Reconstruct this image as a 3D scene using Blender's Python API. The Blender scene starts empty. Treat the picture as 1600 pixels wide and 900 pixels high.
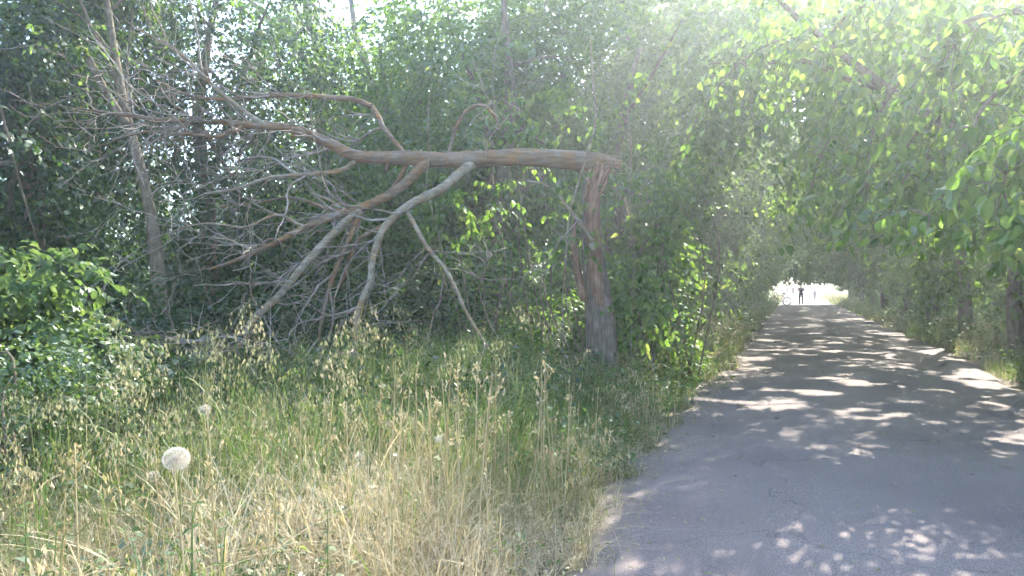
import bpy, math, random
import numpy as np
from mathutils import Vector, Matrix

# ------------------------------------------------------------------ camera, sky, sun, exposure
scene = bpy.context.scene
col = scene.collection
CAM_H = 1.6
FPX = 1200.0                      # focal length in photo pixels (1600 wide)
HOR = 447.0                       # horizon row
cam_d = bpy.data.cameras.new('camera')
cam = bpy.data.objects.new('camera', cam_d)
col.objects.link(cam)
cam.location = (0, 0, CAM_H)
cam.rotation_euler = (math.pi / 2 - math.atan((450 - HOR) / FPX), 0, 0)
cam_d.sensor_width = 36.0
cam_d.lens = 36.0 * FPX / 1600.0
cam_d.clip_start = 0.05
cam_d.clip_end = 2000
scene.camera = cam

SUN_AZ = math.radians(32.0)       # clockwise from +Y
SUN_EL = math.radians(36.0)
SUN = np.array([math.sin(SUN_AZ) * math.cos(SUN_EL), math.cos(SUN_AZ) * math.cos(SUN_EL), math.sin(SUN_EL)])
world = bpy.data.worlds.new('World')
scene.world = world
world.use_nodes = True
wn = world.node_tree.nodes
sky = wn.new('ShaderNodeTexSky')
sky.sky_type = 'NISHITA'
sky.sun_disc = False
sky.sun_elevation = SUN_EL
sky.sun_rotation = SUN_AZ
sky.air_density = 1.0
sky.dust_density = 1.0
bg = wn['Background']
bg.inputs['Strength'].default_value = 0.15
world.node_tree.links.new(sky.outputs[0], bg.inputs['Color'])
sl = bpy.data.lights.new('sun', 'SUN')
sl.energy = 3.1
sl.angle = math.radians(0.53)
sl.color = (1.0, 0.93, 0.82)
so = bpy.data.objects.new('sun', sl)
col.objects.link(so)
so.rotation_euler = Vector(-SUN).to_track_quat('-Z', 'Y').to_euler()
so.location = (20, 30, 40)
scene.view_settings.view_transform = 'Standard'
scene.view_settings.look = 'None'
scene.view_settings.gamma = 1.0
scene.view_settings.use_curve_mapping = False
scene.view_settings.exposure = 2.6
cy = scene.cycles
cy.max_bounces = 5
cy.diffuse_bounces = 3
cy.glossy_bounces = 2
cy.transmission_bounces = 4
cy.transparent_max_bounces = 4
cy.volume_bounces = 0
cy.sample_clamp_indirect = 4.0
cy.use_denoising = True
cy.use_light_tree = False
cy.use_adaptive_sampling = True
cy.adaptive_threshold = 0.05
cy.adaptive_min_samples = 12
cy.caustics_reflective = False
cy.caustics_refractive = False
HAZE_DENSITY = 0.0053

# ------------------------------------------------------------------ frames of reference
RA = math.atan(0.365)             # the path runs 20 degrees to the right of the view
RD = np.array([math.sin(RA), math.cos(RA)])      # along the path
RR = np.array([math.cos(RA), -math.sin(RA)])     # across, to the right
ROAD_L, ROAD_R = -1.27, 3.45


def st(s, t, z=0.0):
    """point at s across, t along the path"""
    return np.array([s * RR[0] + t * RD[0], s * RR[1] + t * RD[1], z])


def to_st(p):
    p = np.asarray(p)
    return p[..., 0] * RR[0] + p[..., 1] * RR[1], p[..., 0] * RD[0] + p[..., 1] * RD[1]


def P(px, py, depth):
    """world point that the photograph shows at px, py when it stands depth metres away"""
    return np.array([(px - 800.0) / FPX * depth, depth, CAM_H - (py - HOR) / FPX * depth])


rng = np.random.default_rng(7)
_lat = np.random.default_rng(99).random((32, 32, 32))


def vnoise(p, f=1.0, off=0.0):
    q = np.asarray(p) * f + off
    i = np.floor(q).astype(int)
    w = q - i
    w = w * w * (3 - 2 * w)
    i %= 32
    j = (i + 1) % 32
    x0, y0, z0 = i[..., 0], i[..., 1], i[..., 2]
    x1, y1, z1 = j[..., 0], j[..., 1], j[..., 2]
    a, b, c = w[..., 0], w[..., 1], w[..., 2]
    L = _lat
    v0 = (L[x0, y0, z0] * (1 - a) + L[x1, y0, z0] * a) * (1 - b) + (L[x0, y1, z0] * (1 - a) + L[x1, y1, z0] * a) * b
    v1 = (L[x0, y0, z1] * (1 - a) + L[x1, y0, z1] * a) * (1 - b) + (L[x0, y1, z1] * (1 - a) + L[x1, y1, z1] * a) * b
    return v0 * (1 - c) + v1 * c


def norm(v):
    return v / np.maximum(np.linalg.norm(v, axis=-1, keepdims=True), 1e-9)


def ground_z(x, y):
    """height of the verge: level with the path at its edge, uneven and a little higher away from it"""
    p = np.stack([np.asarray(x, float), np.asarray(y, float), np.zeros_like(np.asarray(x, float))], -1)
    s, t = to_st(p)
    d = np.maximum(np.maximum(ROAD_L - s, s - ROAD_R), 0.0)
    rise = np.clip(d / 4.0, 0, 1)
    return -0.012 + rise * (0.10 + 0.22 * (vnoise(p, 0.35) - 0.4)) + np.clip(d, 0, .6) * 0.12 * (vnoise(p, 1.7, 5.0) - 0.5)


# ------------------------------------------------------------------ materials
def new_mat(name):
    m = bpy.data.materials.new(name)
    m.use_nodes = True
    nt = m.node_tree
    nt.nodes.clear()
    return m, nt, nt.nodes, nt.links


def ramp(nodes, stops, interp='LINEAR'):
    r = nodes.new('ShaderNodeValToRGB')
    cr = r.color_ramp
    cr.interpolation = interp
    while len(cr.elements) < len(stops):
        cr.elements.new(0.5)
    for e, (p, c) in zip(cr.elements, stops):
        e.position = p
        e.color = (c[0], c[1], c[2], 1)
    return r


def leaf_mat(name, refl, trans, tmix=0.5, gloss=0.08, rough=0.5, per_object=False):
    """refl, trans: colour stops over the leaf's own tint"""
    m, nt, N, L = new_mat(name)
    out = N.new('ShaderNodeOutputMaterial')
    if per_object:
        a = N.new('ShaderNodeObjectInfo')
        fac = a.outputs['Random']
    else:
        a = N.new('ShaderNodeAttribute')
        a.attribute_name = 'tint'
        fac = a.outputs['Fac']
    r1 = ramp(N, refl)
    r2 = ramp(N, trans)
    L.new(fac, r1.inputs[0])
    L.new(fac, r2.inputs[0])
    d = N.new('ShaderNodeBsdfDiffuse')
    t = N.new('ShaderNodeBsdfTranslucent')
    g = N.new('ShaderNodeBsdfGlossy')
    g.inputs['Roughness'].default_value = rough
    g.inputs['Color'].default_value = (.7, .75, .72, 1)
    L.new(r1.outputs[0], d.inputs[0])
    L.new(r2.outputs[0], t.inputs[0])
    mx = N.new('ShaderNodeMixShader')
    mx.inputs[0].default_value = tmix
    L.new(d.outputs[0], mx.inputs[1])
    L.new(t.outputs[0], mx.inputs[2])
    mg = N.new('ShaderNodeMixShader')
    fr = N.new('ShaderNodeFresnel')
    fr.inputs['IOR'].default_value = 1.4
    mu = N.new('ShaderNodeMath')
    mu.operation = 'MULTIPLY'
    mu.inputs[1].default_value = gloss * 1.1
    mu.use_clamp = True
    L.new(fr.outputs[0], mu.inputs[0])
    L.new(mu.outputs[0], mg.inputs[0])
    L.new(mx.outputs[0], mg.inputs[1])
    L.new(g.outputs[0], mg.inputs[2])
    L.new(mg.outputs[0], out.inputs[0])
    return m


LEAF_R = [(0, (.032, .074, .024)), (.5, (.054, .116, .034)), (.85, (.086, .155, .042)), (1, (.13, .18, .052))]
LEAF_T = [(0, (.14, .28, .03)), (.5, (.25, .43, .05)), (.85, (.34, .51, .07)), (1, (.46, .55, .10))]
M_leaf = leaf_mat('mulberry_leaf', LEAF_R, LEAF_T, .5, .09)
M_leaf_obj = leaf_mat('mulberry_leaf_single', LEAF_R, LEAF_T, .5, .09, per_object=True)
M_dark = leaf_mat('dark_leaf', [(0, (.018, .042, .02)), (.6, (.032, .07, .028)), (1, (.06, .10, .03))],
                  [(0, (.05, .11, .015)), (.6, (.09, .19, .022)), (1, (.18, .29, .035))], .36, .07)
M_shrub = leaf_mat('shrub_leaf', [(0, (.05, .09, .04)), (.6, (.085, .135, .055)), (1, (.14, .19, .07))],
                   [(0, (.11, .20, .04)), (.6, (.19, .31, .06)), (1, (.30, .40, .09))], .40, .10)
M_shrub_obj = leaf_mat('shrub_leaf_single', [(0, (.05, .09, .04)), (.6, (.085, .135, .055)), (1, (.14, .19, .07))],
                       [(0, (.11, .20, .04)), (.6, (.19, .31, .06)), (1, (.30, .40, .09))], .40, .10, per_object=True)
M_weed = leaf_mat('weed_leaf', [(0, (.05, .10, .035)), (.55, (.09, .15, .05)), (.8, (.16, .19, .07)), (1, (.30, .25, .12))],
                  [(0, (.12, .24, .04)), (.55, (.2, .33, .06)), (.8, (.3, .36, .1)), (1, (.40, .33, .16))], .42, .06)
# tint 0 = fresh green, 1 = bleached straw
M_grass = leaf_mat('grass_blade', [(0, (.05, .10, .03)), (.35, (.10, .17, .05)), (.55, (.24, .23, .10)), (.72, (.52, .39, .22)), (.86, (.66, .53, .33)), (1, (.78, .68, .48))],
                   [(0, (.12, .24, .03)), (.35, (.2, .32, .06)), (.6, (.32, .32, .11)), (.8, (.44, .37, .18)), (1, (.5, .42, .25))], .4, .05)
M_straw = leaf_mat('straw', [(0, (.42, .33, .16)), (1, (.62, .52, .32))], [(0, (.4, .32, .15)), (1, (.5, .43, .26))], .35, .05, per_object=True)
M_oat = leaf_mat('oat_husk', [(0, (.28, .29, .14)), (1, (.54, .46, .28))], [(0, (.28, .31, .12)), (1, (.46, .41, .24))], .45, .05, per_object=True)
M_stalk = leaf_mat('green_stalk', [(0, (.14, .20, .07)), (1, (.34, .33, .14))], [(0, (.2, .3, .08)), (1, (.34, .34, .14))], .25, .05, per_object=True)
M_pappus = leaf_mat('pappus', [(0, (.62, .57, .50)), (1, (.72, .67, .6))], [(0, (.6, .55, .48)), (1, (.66, .62, .56))], .5, .02)


def bark_mat(name, c_dark, c_mid, c_pale, scale=6.0, ridge=18.0, bump=.5, along=2):
    m, nt, N, L = new_mat(name)
    out = N.new('ShaderNodeOutputMaterial')
    b = N.new('ShaderNodeBsdfPrincipled')
    b.inputs['Roughness'].default_value = .9
    b.inputs['Specular IOR Level'].default_value = .2
    tc = N.new('ShaderNodeTexCoord')
    n1 = N.new('ShaderNodeTexNoise')
    n1.inputs['Scale'].default_value = scale
    n1.inputs['Detail'].default_value = 6
    n1.inputs['Roughness'].default_value = .65
    L.new(tc.outputs['Object'], n1.inputs['Vector'])
    r = ramp(N, [(.30, c_dark), (.5, c_mid), (.68, c_pale)])
    L.new(n1.outputs[0], r.inputs[0])
    mp = N.new('ShaderNodeMapping')
    mp.inputs['Scale'].default_value = [ridge * .12 if ax == along else ridge for ax in range(3)]
    L.new(tc.outputs['Object'], mp.inputs[0])
    n2 = N.new('ShaderNodeTexNoise')
    n2.inputs['Scale'].default_value = 1.6
    n2.inputs['Detail'].default_value = 4
    L.new(mp.outputs[0], n2.inputs['Vector'])
    mul = N.new('ShaderNodeMixRGB')
    mul.blend_type = 'MULTIPLY'
    mul.inputs[0].default_value = .6
    r2 = ramp(N, [(.35, (.35, .33, .3)), (.6, (1, 1, 1))])
    L.new(n2.outputs[0], r2.inputs[0])
    L.new(r.outputs[0], mul.inputs[1])
    L.new(r2.outputs[0], mul.inputs[2])
    L.new(mul.outputs[0], b.inputs['Base Color'])
    bp = N.new('ShaderNodeBump')
    bp.inputs['Strength'].default_value = bump
    bp.inputs['Distance'].default_value = .03
    L.new(n2.outputs[0], bp.inputs['Height'])
    L.new(bp.outputs[0], b.inputs['Normal'])
    L.new(b.outputs[0], out.inputs[0])
    return m


M_bark = bark_mat('bark', (.11, .083, .055), (.20, .158, .105), (.29, .24, .17))
M_bark_red = bark_mat('stripped_bark', (.17, .092, .055), (.26, .15, .095), (.34, .23, .16), 4.0)
M_bark_fall = bark_mat('fallen_bark', (.30, .15, .05), (.22, .15, .095), (.235, .205, .17), 5.0, 14, .5, 0)
M_bark_pale = bark_mat('dead_branch_bark', (.32, .18, .07), (.28, .23, .16), (.34, .30, .24), 5.0, 14, .3, 0)
M_twig = bark_mat('dead_twig', (.22, .15, .10), (.31, .26, .21), (.44, .40, .35), 1.5, 10, .0, 0)
M_split = bark_mat('split_wood', (.30, .17, .10), (.42, .27, .17), (.52, .38, .26), 9.0, 40, .6)


def plain(name, c, rough=.8, metal=0.0):
    m, nt, N, L = new_mat(name)
    out = N.new('ShaderNodeOutputMaterial')
    b = N.new('ShaderNodeBsdfPrincipled')
    b.inputs['Roughness'].default_value = rough
    b.inputs['Metallic'].default_value = metal
    n = N.new('ShaderNodeTexNoise')
    n.inputs['Scale'].default_value = 14
    tc = N.new('ShaderNodeTexCoord')
    L.new(tc.outputs['Object'], n.inputs['Vector'])
    r = ramp(N, [(.3, [x * .8 for x in c]), (.7, [min(1, x * 1.15) for x in c])])
    L.new(n.outputs[0], r.inputs[0])
    L.new(r.outputs[0], b.inputs['Base Color'])
    L.new(b.outputs[0], out.inputs[0])
    return m


def road_mat():
    m, nt, N, L = new_mat('worn_asphalt')
    out = N.new('ShaderNodeOutputMaterial')
    b = N.new('ShaderNodeBsdfPrincipled')
    b.inputs['Roughness'].default_value = .85
    b.inputs['Specular IOR Level'].default_value = .3
    tc = N.new('ShaderNodeTexCoord')
    big = N.new('ShaderNodeTexNoise')
    big.inputs['Scale'].default_value = .7
    big.inputs['Detail'].default_value = 5
    fine = N.new('ShaderNodeTexNoise')
    fine.inputs['Scale'].default_value = 120
    fine.inputs['Detail'].default_value = 3
    fine.inputs['Roughness'].default_value = .7
    vor = N.new('ShaderNodeTexVoronoi')
    vor.inputs['Scale'].default_value = 120
    for n in (big, fine, vor):
        L.new(tc.outputs['Object'], n.inputs['Vector'])
    r1 = ramp(N, [(.28, (.160, .128, .116)), (.5, (.198, .160, .145)), (.72, (.235, .190, .170))])
    L.new(big.outputs[0], r1.inputs[0])
    r2 = ramp(N, [(.34, (.25, .25, .28)), (.5, (1, 1, 1)), (.66, (2.0, 1.95, 1.9))])
    L.new(fine.outputs[0], r2.inputs[0])
    mu = N.new('ShaderNodeMixRGB')
    mu.blend_type = 'MULTIPLY'
    mu.inputs[0].default_value = .75
    L.new(r1.outputs[0], mu.inputs[1])
    L.new(r2.outputs[0], mu.inputs[2])
    # pale stone chips
    r3 = ramp(N, [(.0, (1, 1, 1)), (.16, (0, 0, 0))])
    L.new(vor.outputs['Distance'], r3.inputs[0])
    mc = N.new('ShaderNodeMixRGB')
    mc.inputs[2].default_value = (.30, .28, .27, 1)
    ms = N.new('ShaderNodeMath')
    ms.operation = 'MULTIPLY'
    ms.inputs[1].default_value = .55
    L.new(r3.outputs[0], ms.inputs[0])
    L.new(ms.outputs[0], mc.inputs[0])
    L.new(mu.outputs[0], mc.inputs[1])
    # dust and litter washed against the edges (attribute edge: 0 middle, 1 rim)
    at = N.new('ShaderNodeAttribute')
    at.attribute_name = 'edge'
    en = N.new('ShaderNodeTexNoise')
    en.inputs['Scale'].default_value = 2.6
    en.inputs['Detail'].default_value = 6
    L.new(tc.outputs['Object'], en.inputs['Vector'])
    am = N.new('ShaderNodeMath')
    am.operation = 'MULTIPLY_ADD'
    am.inputs[1].default_value = 1.15
    L.new(at.outputs['Fac'], am.inputs[0])
    sb = N.new('ShaderNodeMath')
    sb.operation = 'SUBTRACT'
    sb.inputs[1].default_value = 1.02
    L.new(en.outputs[0], sb.inputs[0])
    L.new(sb.outputs[0], am.inputs[2])
    am.use_clamp = True
    md = N.new('ShaderNodeMixRGB')
    md.inputs[2].default_value = (.19, .155, .115, 1)
    L.new(am.outputs[0], md.inputs[0])
    L.new(mc.outputs[0], md.inputs[1])
    # a few hairline cracks
    cr = N.new('ShaderNodeTexVoronoi')
    cr.feature = 'DISTANCE_TO_EDGE'
    cr.inputs['Scale'].default_value = .33
    wob = N.new('ShaderNodeTexNoise')
    wob.inputs['Scale'].default_value = 1.6
    wob.inputs['Detail'].default_value = 5
    L.new(tc.outputs['Object'], wob.inputs['Vector'])
    wm = N.new('ShaderNodeVectorMath')
    wm.operation = 'MULTIPLY_ADD'
    wm.inputs[1].default_value = (.9, .9, 0)
    L.new(wob.outputs['Color'], wm.inputs[0])
    L.new(tc.outputs['Object'], wm.inputs[2])
    L.new(wm.outputs[0], cr.inputs['Vector'])
    rc = ramp(N, [(.0, (.55, .55, .55)), (.004, (1, 1, 1))])
    L.new(cr.outputs[0], rc.inputs[0])
    mk = N.new('ShaderNodeMixRGB')
    mk.blend_type = 'MULTIPLY'
    mk.inputs[0].default_value = .8
    L.new(md.outputs[0], mk.inputs[1])
    L.new(rc.outputs[0], mk.inputs[2])
    L.new(mk.outputs[0], b.inputs['Base Color'])
    bp = N.new('ShaderNodeBump')
    bp.inputs['Strength'].default_value = .6
    bp.inputs['Distance'].default_value = .005
    L.new(fine.outputs[0], bp.inputs['Height'])
    L.new(bp.outputs[0], b.inputs['Normal'])
    L.new(b.outputs[0], out.inputs[0])
    return m


def ground_mat():
    m, nt, N, L = new_mat('litter_earth')
    out = N.new('ShaderNodeOutputMaterial')
    b = N.new('ShaderNodeBsdfPrincipled')
    b.inputs['Roughness'].default_value = .95
    tc = N.new('ShaderNodeTexCoord')
    n = N.new('ShaderNodeTexNoise')
    n.inputs['Scale'].default_value = 1.3
    n.inputs['Detail'].default_value = 8
    n.inputs['Roughness'].default_value = .7
    L.new(tc.outputs['Object'], n.inputs['Vector'])
    r = ramp(N, [(.3, (.07, .06, .035)), (.5, (.15, .12, .07)), (.7, (.26, .21, .12))])
    L.new(n.outputs[0], r.inputs[0])
    L.new(r.outputs[0], b.inputs['Base Color'])
    n2 = N.new('ShaderNodeTexNoise')
    n2.inputs['Scale'].default_value = 22
    n2.inputs['Detail'].default_value = 4
    L.new(tc.outputs['Object'], n2.inputs['Vector'])
    bp = N.new('ShaderNodeBump')
    bp.inputs['Strength'].default_value = .8
    bp.inputs['Distance'].default_value = .03
    L.new(n2.outputs[0], bp.inputs['Height'])
    L.new(bp.outputs[0], b.inputs['Normal'])
    L.new(b.outputs[0], out.inputs[0])
    return m


# ------------------------------------------------------------------ mesh helpers
def np_mesh(name, co, faces_flat, loop_starts, attr=None, attr_name='tint', smooth=False):
    me = bpy.data.meshes.new(name)
    co = np.ascontiguousarray(co, np.float32)
    me.vertices.add(len(co))
    me.vertices.foreach_set('co', co.ravel())
    ff = np.ascontiguousarray(faces_flat, np.int32)
    me.loops.add(len(ff))
    me.loops.foreach_set('vertex_index', ff)
    ls = np.ascontiguousarray(loop_starts, np.int32)
    me.polygons.add(len(ls))
    me.polygons.foreach_set('loop_start', ls)
    if smooth:
        me.polygons.foreach_set('use_smooth', np.ones(len(ls), bool))
    if attr is not None:
        a = me.attributes.new(attr_name, 'FLOAT', 'POINT')
        a.data.foreach_set('value', np.ascontiguousarray(attr, np.float32))
    me.update(calc_edges=True)
    return me


def repeat_template(n, nv, faces):
    """flat loop indices and loop starts of n copies of a face list over nv vertices"""
    flat = np.concatenate([np.asarray(f) for f in faces])
    sizes = np.array([len(f) for f in faces])
    allf = (flat[None, :] + (np.arange(n) * nv)[:, None]).ravel()
    st_ = np.concatenate([[0], np.cumsum(sizes)[:-1]])
    ls = (st_[None, :] + (np.arange(n) * flat.size)[:, None]).ravel()
    return allf, ls


RHOMB = (np.array([[0, 0, 0], [.42, -.33, .09], [1, 0, -.06], [.42, .33, .09]]), [[0, 1, 2, 3]])
LEAF7 = (np.array([[0, 0, 0], [.55, 0, .0], [1.0, 0, -.16],
                   [.20, -.30, .07], [.62, -.27, .06], [.20, .30, .07], [.62, .27, .06]]),
         [[0, 3, 4, 1], [1, 4, 2], [0, 1, 6, 5], [1, 2, 6]])
LANCE = (np.array([[0, 0, 0], [.45, -.14, .05], [1, 0, -.12], [.45, .14, .05]]), [[0, 1, 2, 3]])


def leaf_mesh(name, pos, d, n, size, tint, tpl=RHOMB):
    d = norm(d)
    side = norm(np.cross(d, n))
    n = np.cross(side, d)
    V, F = tpl
    co = pos[:, None, :] + size[:, None, None] * (V[None, :, 0:1] * d[:, None, :] + V[None, :, 1:2] * side[:, None, :] + V[None, :, 2:3] * n[:, None, :])
    ff, ls = repeat_template(len(pos), len(V), F)
    return np_mesh(name, co.reshape(-1, 3), ff, ls, np.repeat(tint, len(V)))


def tube_arrays(paths, sides=6, cap=True):
    """paths: list of (points n x 3, radii n); returns co, flat, starts"""
    cos, ffs, lss = [], [], []
    vo = lo = 0
    for pts, rad in paths:
        pts = np.asarray(pts, float)
        rad = np.asarray(rad, float)
        n = len(pts)
        T = np.gradient(pts, axis=0)
        T = norm(T)
        ref = np.array([0, 0, 1.0]) if abs(T[:, 2]).mean() < .8 else np.array([1.0, 0, 0])
        A = norm(np.cross(T, ref))
        B = np.cross(T, A)
        ang = np.linspace(0, 2 * np.pi, sides, endpoint=False)
        ring = pts[:, None] + rad[:, None, None] * (np.cos(ang)[None, :, None] * A[:, None] + np.sin(ang)[None, :, None] * B[:, None])
        cos.append(ring.reshape(-1, 3))
        i = np.arange(n - 1)[:, None] * sides
        k = np.arange(sides)[None, :]
        k2 = (k + 1) % sides
        q = np.stack([i + k, i + k2, i + sides + k2, i + sides + k], -1).reshape(-1)
        nq = (n - 1) * sides
        ffs.append(q + vo)
        lss.append(np.arange(nq) * 4 + lo)
        lo += nq * 4
        if cap:
            for base in (0, (n - 1) * sides):
                idx = np.arange(sides) + base
                ffs.append((idx if base else idx[::-1]) + vo)
                lss.append(np.array([lo]))
                lo += sides
        vo += n * sides
    return np.concatenate(cos), np.concatenate(ffs), np.concatenate(lss)


def tube_mesh(name, paths, sides=6, origin=None, smooth=True):
    co, ff, ls = tube_arrays(paths, sides)
    if origin is not None:
        co = co - np.asarray(origin)
    return np_mesh(name, co, ff, ls, smooth=smooth)


def smooth_path(pts, rad, n):
    """Catmull-Rom through control points"""
    pts = np.asarray(pts, float)
    rad = np.asarray(rad, float)
    P_ = np.vstack([2 * pts[0] - pts[1], pts, 2 * pts[-1] - pts[-2]])
    u = np.linspace(0, len(pts) - 1 - 1e-6, n)
    i = u.astype(int)
    f = (u - i)[:, None]
    p0, p1, p2, p3 = P_[i], P_[i + 1], P_[i + 2], P_[i + 3]
    q = .5 * (2 * p1 + (p2 - p0) * f + (2 * p0 - 5 * p1 + 4 * p2 - p3) * f ** 2 + (3 * p1 - p0 - 3 * p2 + p3) * f ** 3)
    return q, np.interp(u, np.arange(len(rad)), rad)


def wobble(q, amp, f, off):
    w = np.stack([vnoise(q, f, off), vnoise(q, f, off + 11), vnoise(q, f, off + 23)], -1) - .5
    return q + w * amp


def link(name, me, mat=None, parent=None, loc=None, **props):
    o = bpy.data.objects.new(name, me)
    col.objects.link(o)
    if mat is not None and me is not None and len(me.materials) == 0:
        me.materials.append(mat)
    if parent is not None:
        o.parent = parent
    if loc is not None:
        o.location = [float(v) for v in loc]
    for k, v in props.items():
        o[k] = v
    return o


def thing(name, label, cat, loc, group=None, rotz=0.0):
    o = link(name, None, loc=loc, label=label, category=cat)
    o.rotation_euler = (0, 0, rotz)
    if group:
        o['group'] = group
    return o


ORD = ['first', 'second', 'third', 'fourth', 'fifth', 'sixth', 'seventh', 'eighth', 'ninth', 'tenth', 'eleventh', 'twelfth',
       'thirteenth', 'fourteenth', 'fifteenth', 'sixteenth', 'seventeenth', 'eighteenth', 'nineteenth', 'twentieth']
ORD += ['twenty-' + o for o in ORD[:9]] + ['thirtieth'] + ['thirty-' + o for o in ORD[:9]] + ['fortieth'] + ['forty-' + o for o in ORD[:9]] + ['fiftieth']


# ------------------------------------------------------------------ setting: ground and path
def build_ground():
    # fine near, coarse to the far rim
    xs = np.concatenate([np.linspace(-320, -42, 12), np.linspace(-40, 60, 126), np.linspace(64, 320, 12)])
    ys = np.concatenate([np.linspace(-320, -12, 12), np.linspace(-10, 90, 126), np.linspace(95, 320, 12)])
    X, Y = np.meshgrid(xs, ys)
    Z = ground_z(X, Y)
    # under the path the earth lies lower than its surface
    s, t = to_st(np.stack([X, Y], -1))
    Z = np.where((s > ROAD_L - .3) & (s < ROAD_R + .3), -.035, Z)
    co = np.stack([X, Y, Z], -1).reshape(-1, 3)
    ny, nx = X.shape
    i = (np.arange(ny - 1)[:, None] * nx + np.arange(nx - 1)[None, :])
    q = np.stack([i, i + 1, i + nx + 1, i + nx], -1).reshape(-1)
    me = np_mesh('ground', co, q, np.arange(len(q) // 4) * 4, smooth=True)
    link('ground', me, ground_mat(), kind='structure')


def build_road():
    t = np.concatenate([np.linspace(-12, 45, 400), np.linspace(45.3, 300, 300)])
    u = np.array([0, .02, .06, .14, .3, .5, .7, .86, .94, .98, 1])
    q = np.stack([t, t * 0, t * 0], -1)
    le = ROAD_L + .40 * (vnoise(q, .55, 3.) - .5) + .30 * (vnoise(q, 2.3, 7.) - .5) + .05 * (vnoise(q, 9., 1.) - .5)
    re = ROAD_R + .4 * (vnoise(q, .45, 13.) - .5) + .16 * (vnoise(q, 2.1, 17.) - .5) + .05 * (vnoise(q, 9., 4.) - .5)
    S = le[:, None] * (1 - u) + re[:, None] * u
    T = np.repeat(t[:, None], len(u), 1)
    X = S * RR[0] + T * RD[0]
    Y = S * RR[1] + T * RD[1]
    Z = .012 + .03 * (1 - (2 * u - 1) ** 2)[None, :] + .012 * (vnoise(np.stack([S, T, T * 0], -1), .8, 2.) - .5)
    Z[:, 0] = Z[:, -1] = -.03
    co = np.stack([X, Y, Z], -1).reshape(-1, 3)
    nx = len(u)
    i = (np.arange(len(t) - 1)[:, None] * nx + np.arange(nx - 1)[None, :])
    f = np.stack([i, i + 1, i + nx + 1, i + nx], -1).reshape(-1)
    d = np.minimum(S - le[:, None], re[:, None] - S)
    edge = np.clip(1 - d / .55, 0, 1).ravel()
    me = np_mesh('path', co, f, np.arange(len(f) // 4) * 4, edge, 'edge', smooth=True)
    link('path', me, road_mat(), kind='structure')


build_ground()
build_road()


# ------------------------------------------------------------------ light gaps in the canopy
SUNNY = [(P(1500, 120, 7.4), 1.25), (P(1340, 60, 8.2), .8), (P(1560, 20, 6.6), 1.0), (P(1150, 330, 17), .9), (P(1090, 420, 15), .6), (P(1180, 250, 20), .8), (P(60, 430, 7), 1.1), (P(30, 560, 6.2), .8), (P(1540, 540, 13), .4), (P(1000, 120, 15), .7)]
_rc = np.random.default_rng(64)
SUNNY += [(P(_rc.uniform(990, 1320), _rc.uniform(170, 440), _rc.uniform(13, 26)), _rc.uniform(.3, .6)) for _ in range(20)]
SUNNY += [(P(760, 330, 11.5), .5), (P(880, 640, 6.0), .7), (P(780, 600, 5.4), .8), (P(240, 520, 5.4), .5), (P(570, 520, 6.2), .5), (P(390, 500, 6.2), .4), (P(1400, 492, 26), .7), (P(1470, 510, 19), .7), (P(1540, 535, 14.5), .6), (P(1350, 475, 38), .8), (P(1080, 560, 15), .6), (P(1130, 520, 22), .6)]


def lit_chance(p):
    """chance that the canopy is open on the sun's line through p, judged by where that line meets the ground:
    the snapped tree left a hole over the verge, leaves over the near end of the path are cut to light the air; elsewhere small gaps only"""
    g = p - SUN * (p[:, 2:3] / SUN[2])
    s, t = to_st(g)
    q = np.stack([s, t, s * 0], -1)
    n1 = vnoise(q * np.array([1.0, .8, 1]), 1.25, 3.3)
    n3 = vnoise(q * np.array([1.0, .8, 1]), 2.1, 5.7)
    n2 = vnoise(q, 5.0, 8.1)
    verge = (s < -1.05 + .5 * (n1 - .5)) & (s > -5.2 + 1.5 * (n2 - .5)) & (t > .3) & (t < 5.5 + 3.5 * (n1 - .5)) & (n2 > .25)
    near = (t < 4.1 + 1.2 * (n3 - .5) - .35 * np.clip(s - .5, 0, 2)) & (s > -1.6) & (s < 6.5) & (t > -7)  # canopy cut open here so sun lights the air and hanging leaves
    fall = (s < -3.2) & (s > -9) & (t > 6.0) & (t < 13) & (n1 > .64)
    spots = (s > -3.4) & (s < 5.5) & (t > 4.3) & (t < 60) & (n3 * .5 + n2 * .32 + n1 * .18 > np.where(((t > 4.4) & (t < 9.4) & (s < 1.7)) | (t < 6.6), .73, np.where(s > 1.7, .585, .605)))
    # leaves cut from the sun's line to each SUNNY spot, the hanging branches among them
    hang = np.zeros(len(p), bool)
    for Q, rr in SUNNY:
        w = p - Q
        al = w @ SUN
        pr = np.linalg.norm(w - al[:, None] * SUN, axis=1)
        hang |= (al > .9) & (pr < rr * (.6 + .8 * vnoise(p, .9, 2.2)))
    return verge | near | fall | spots | hang


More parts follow.
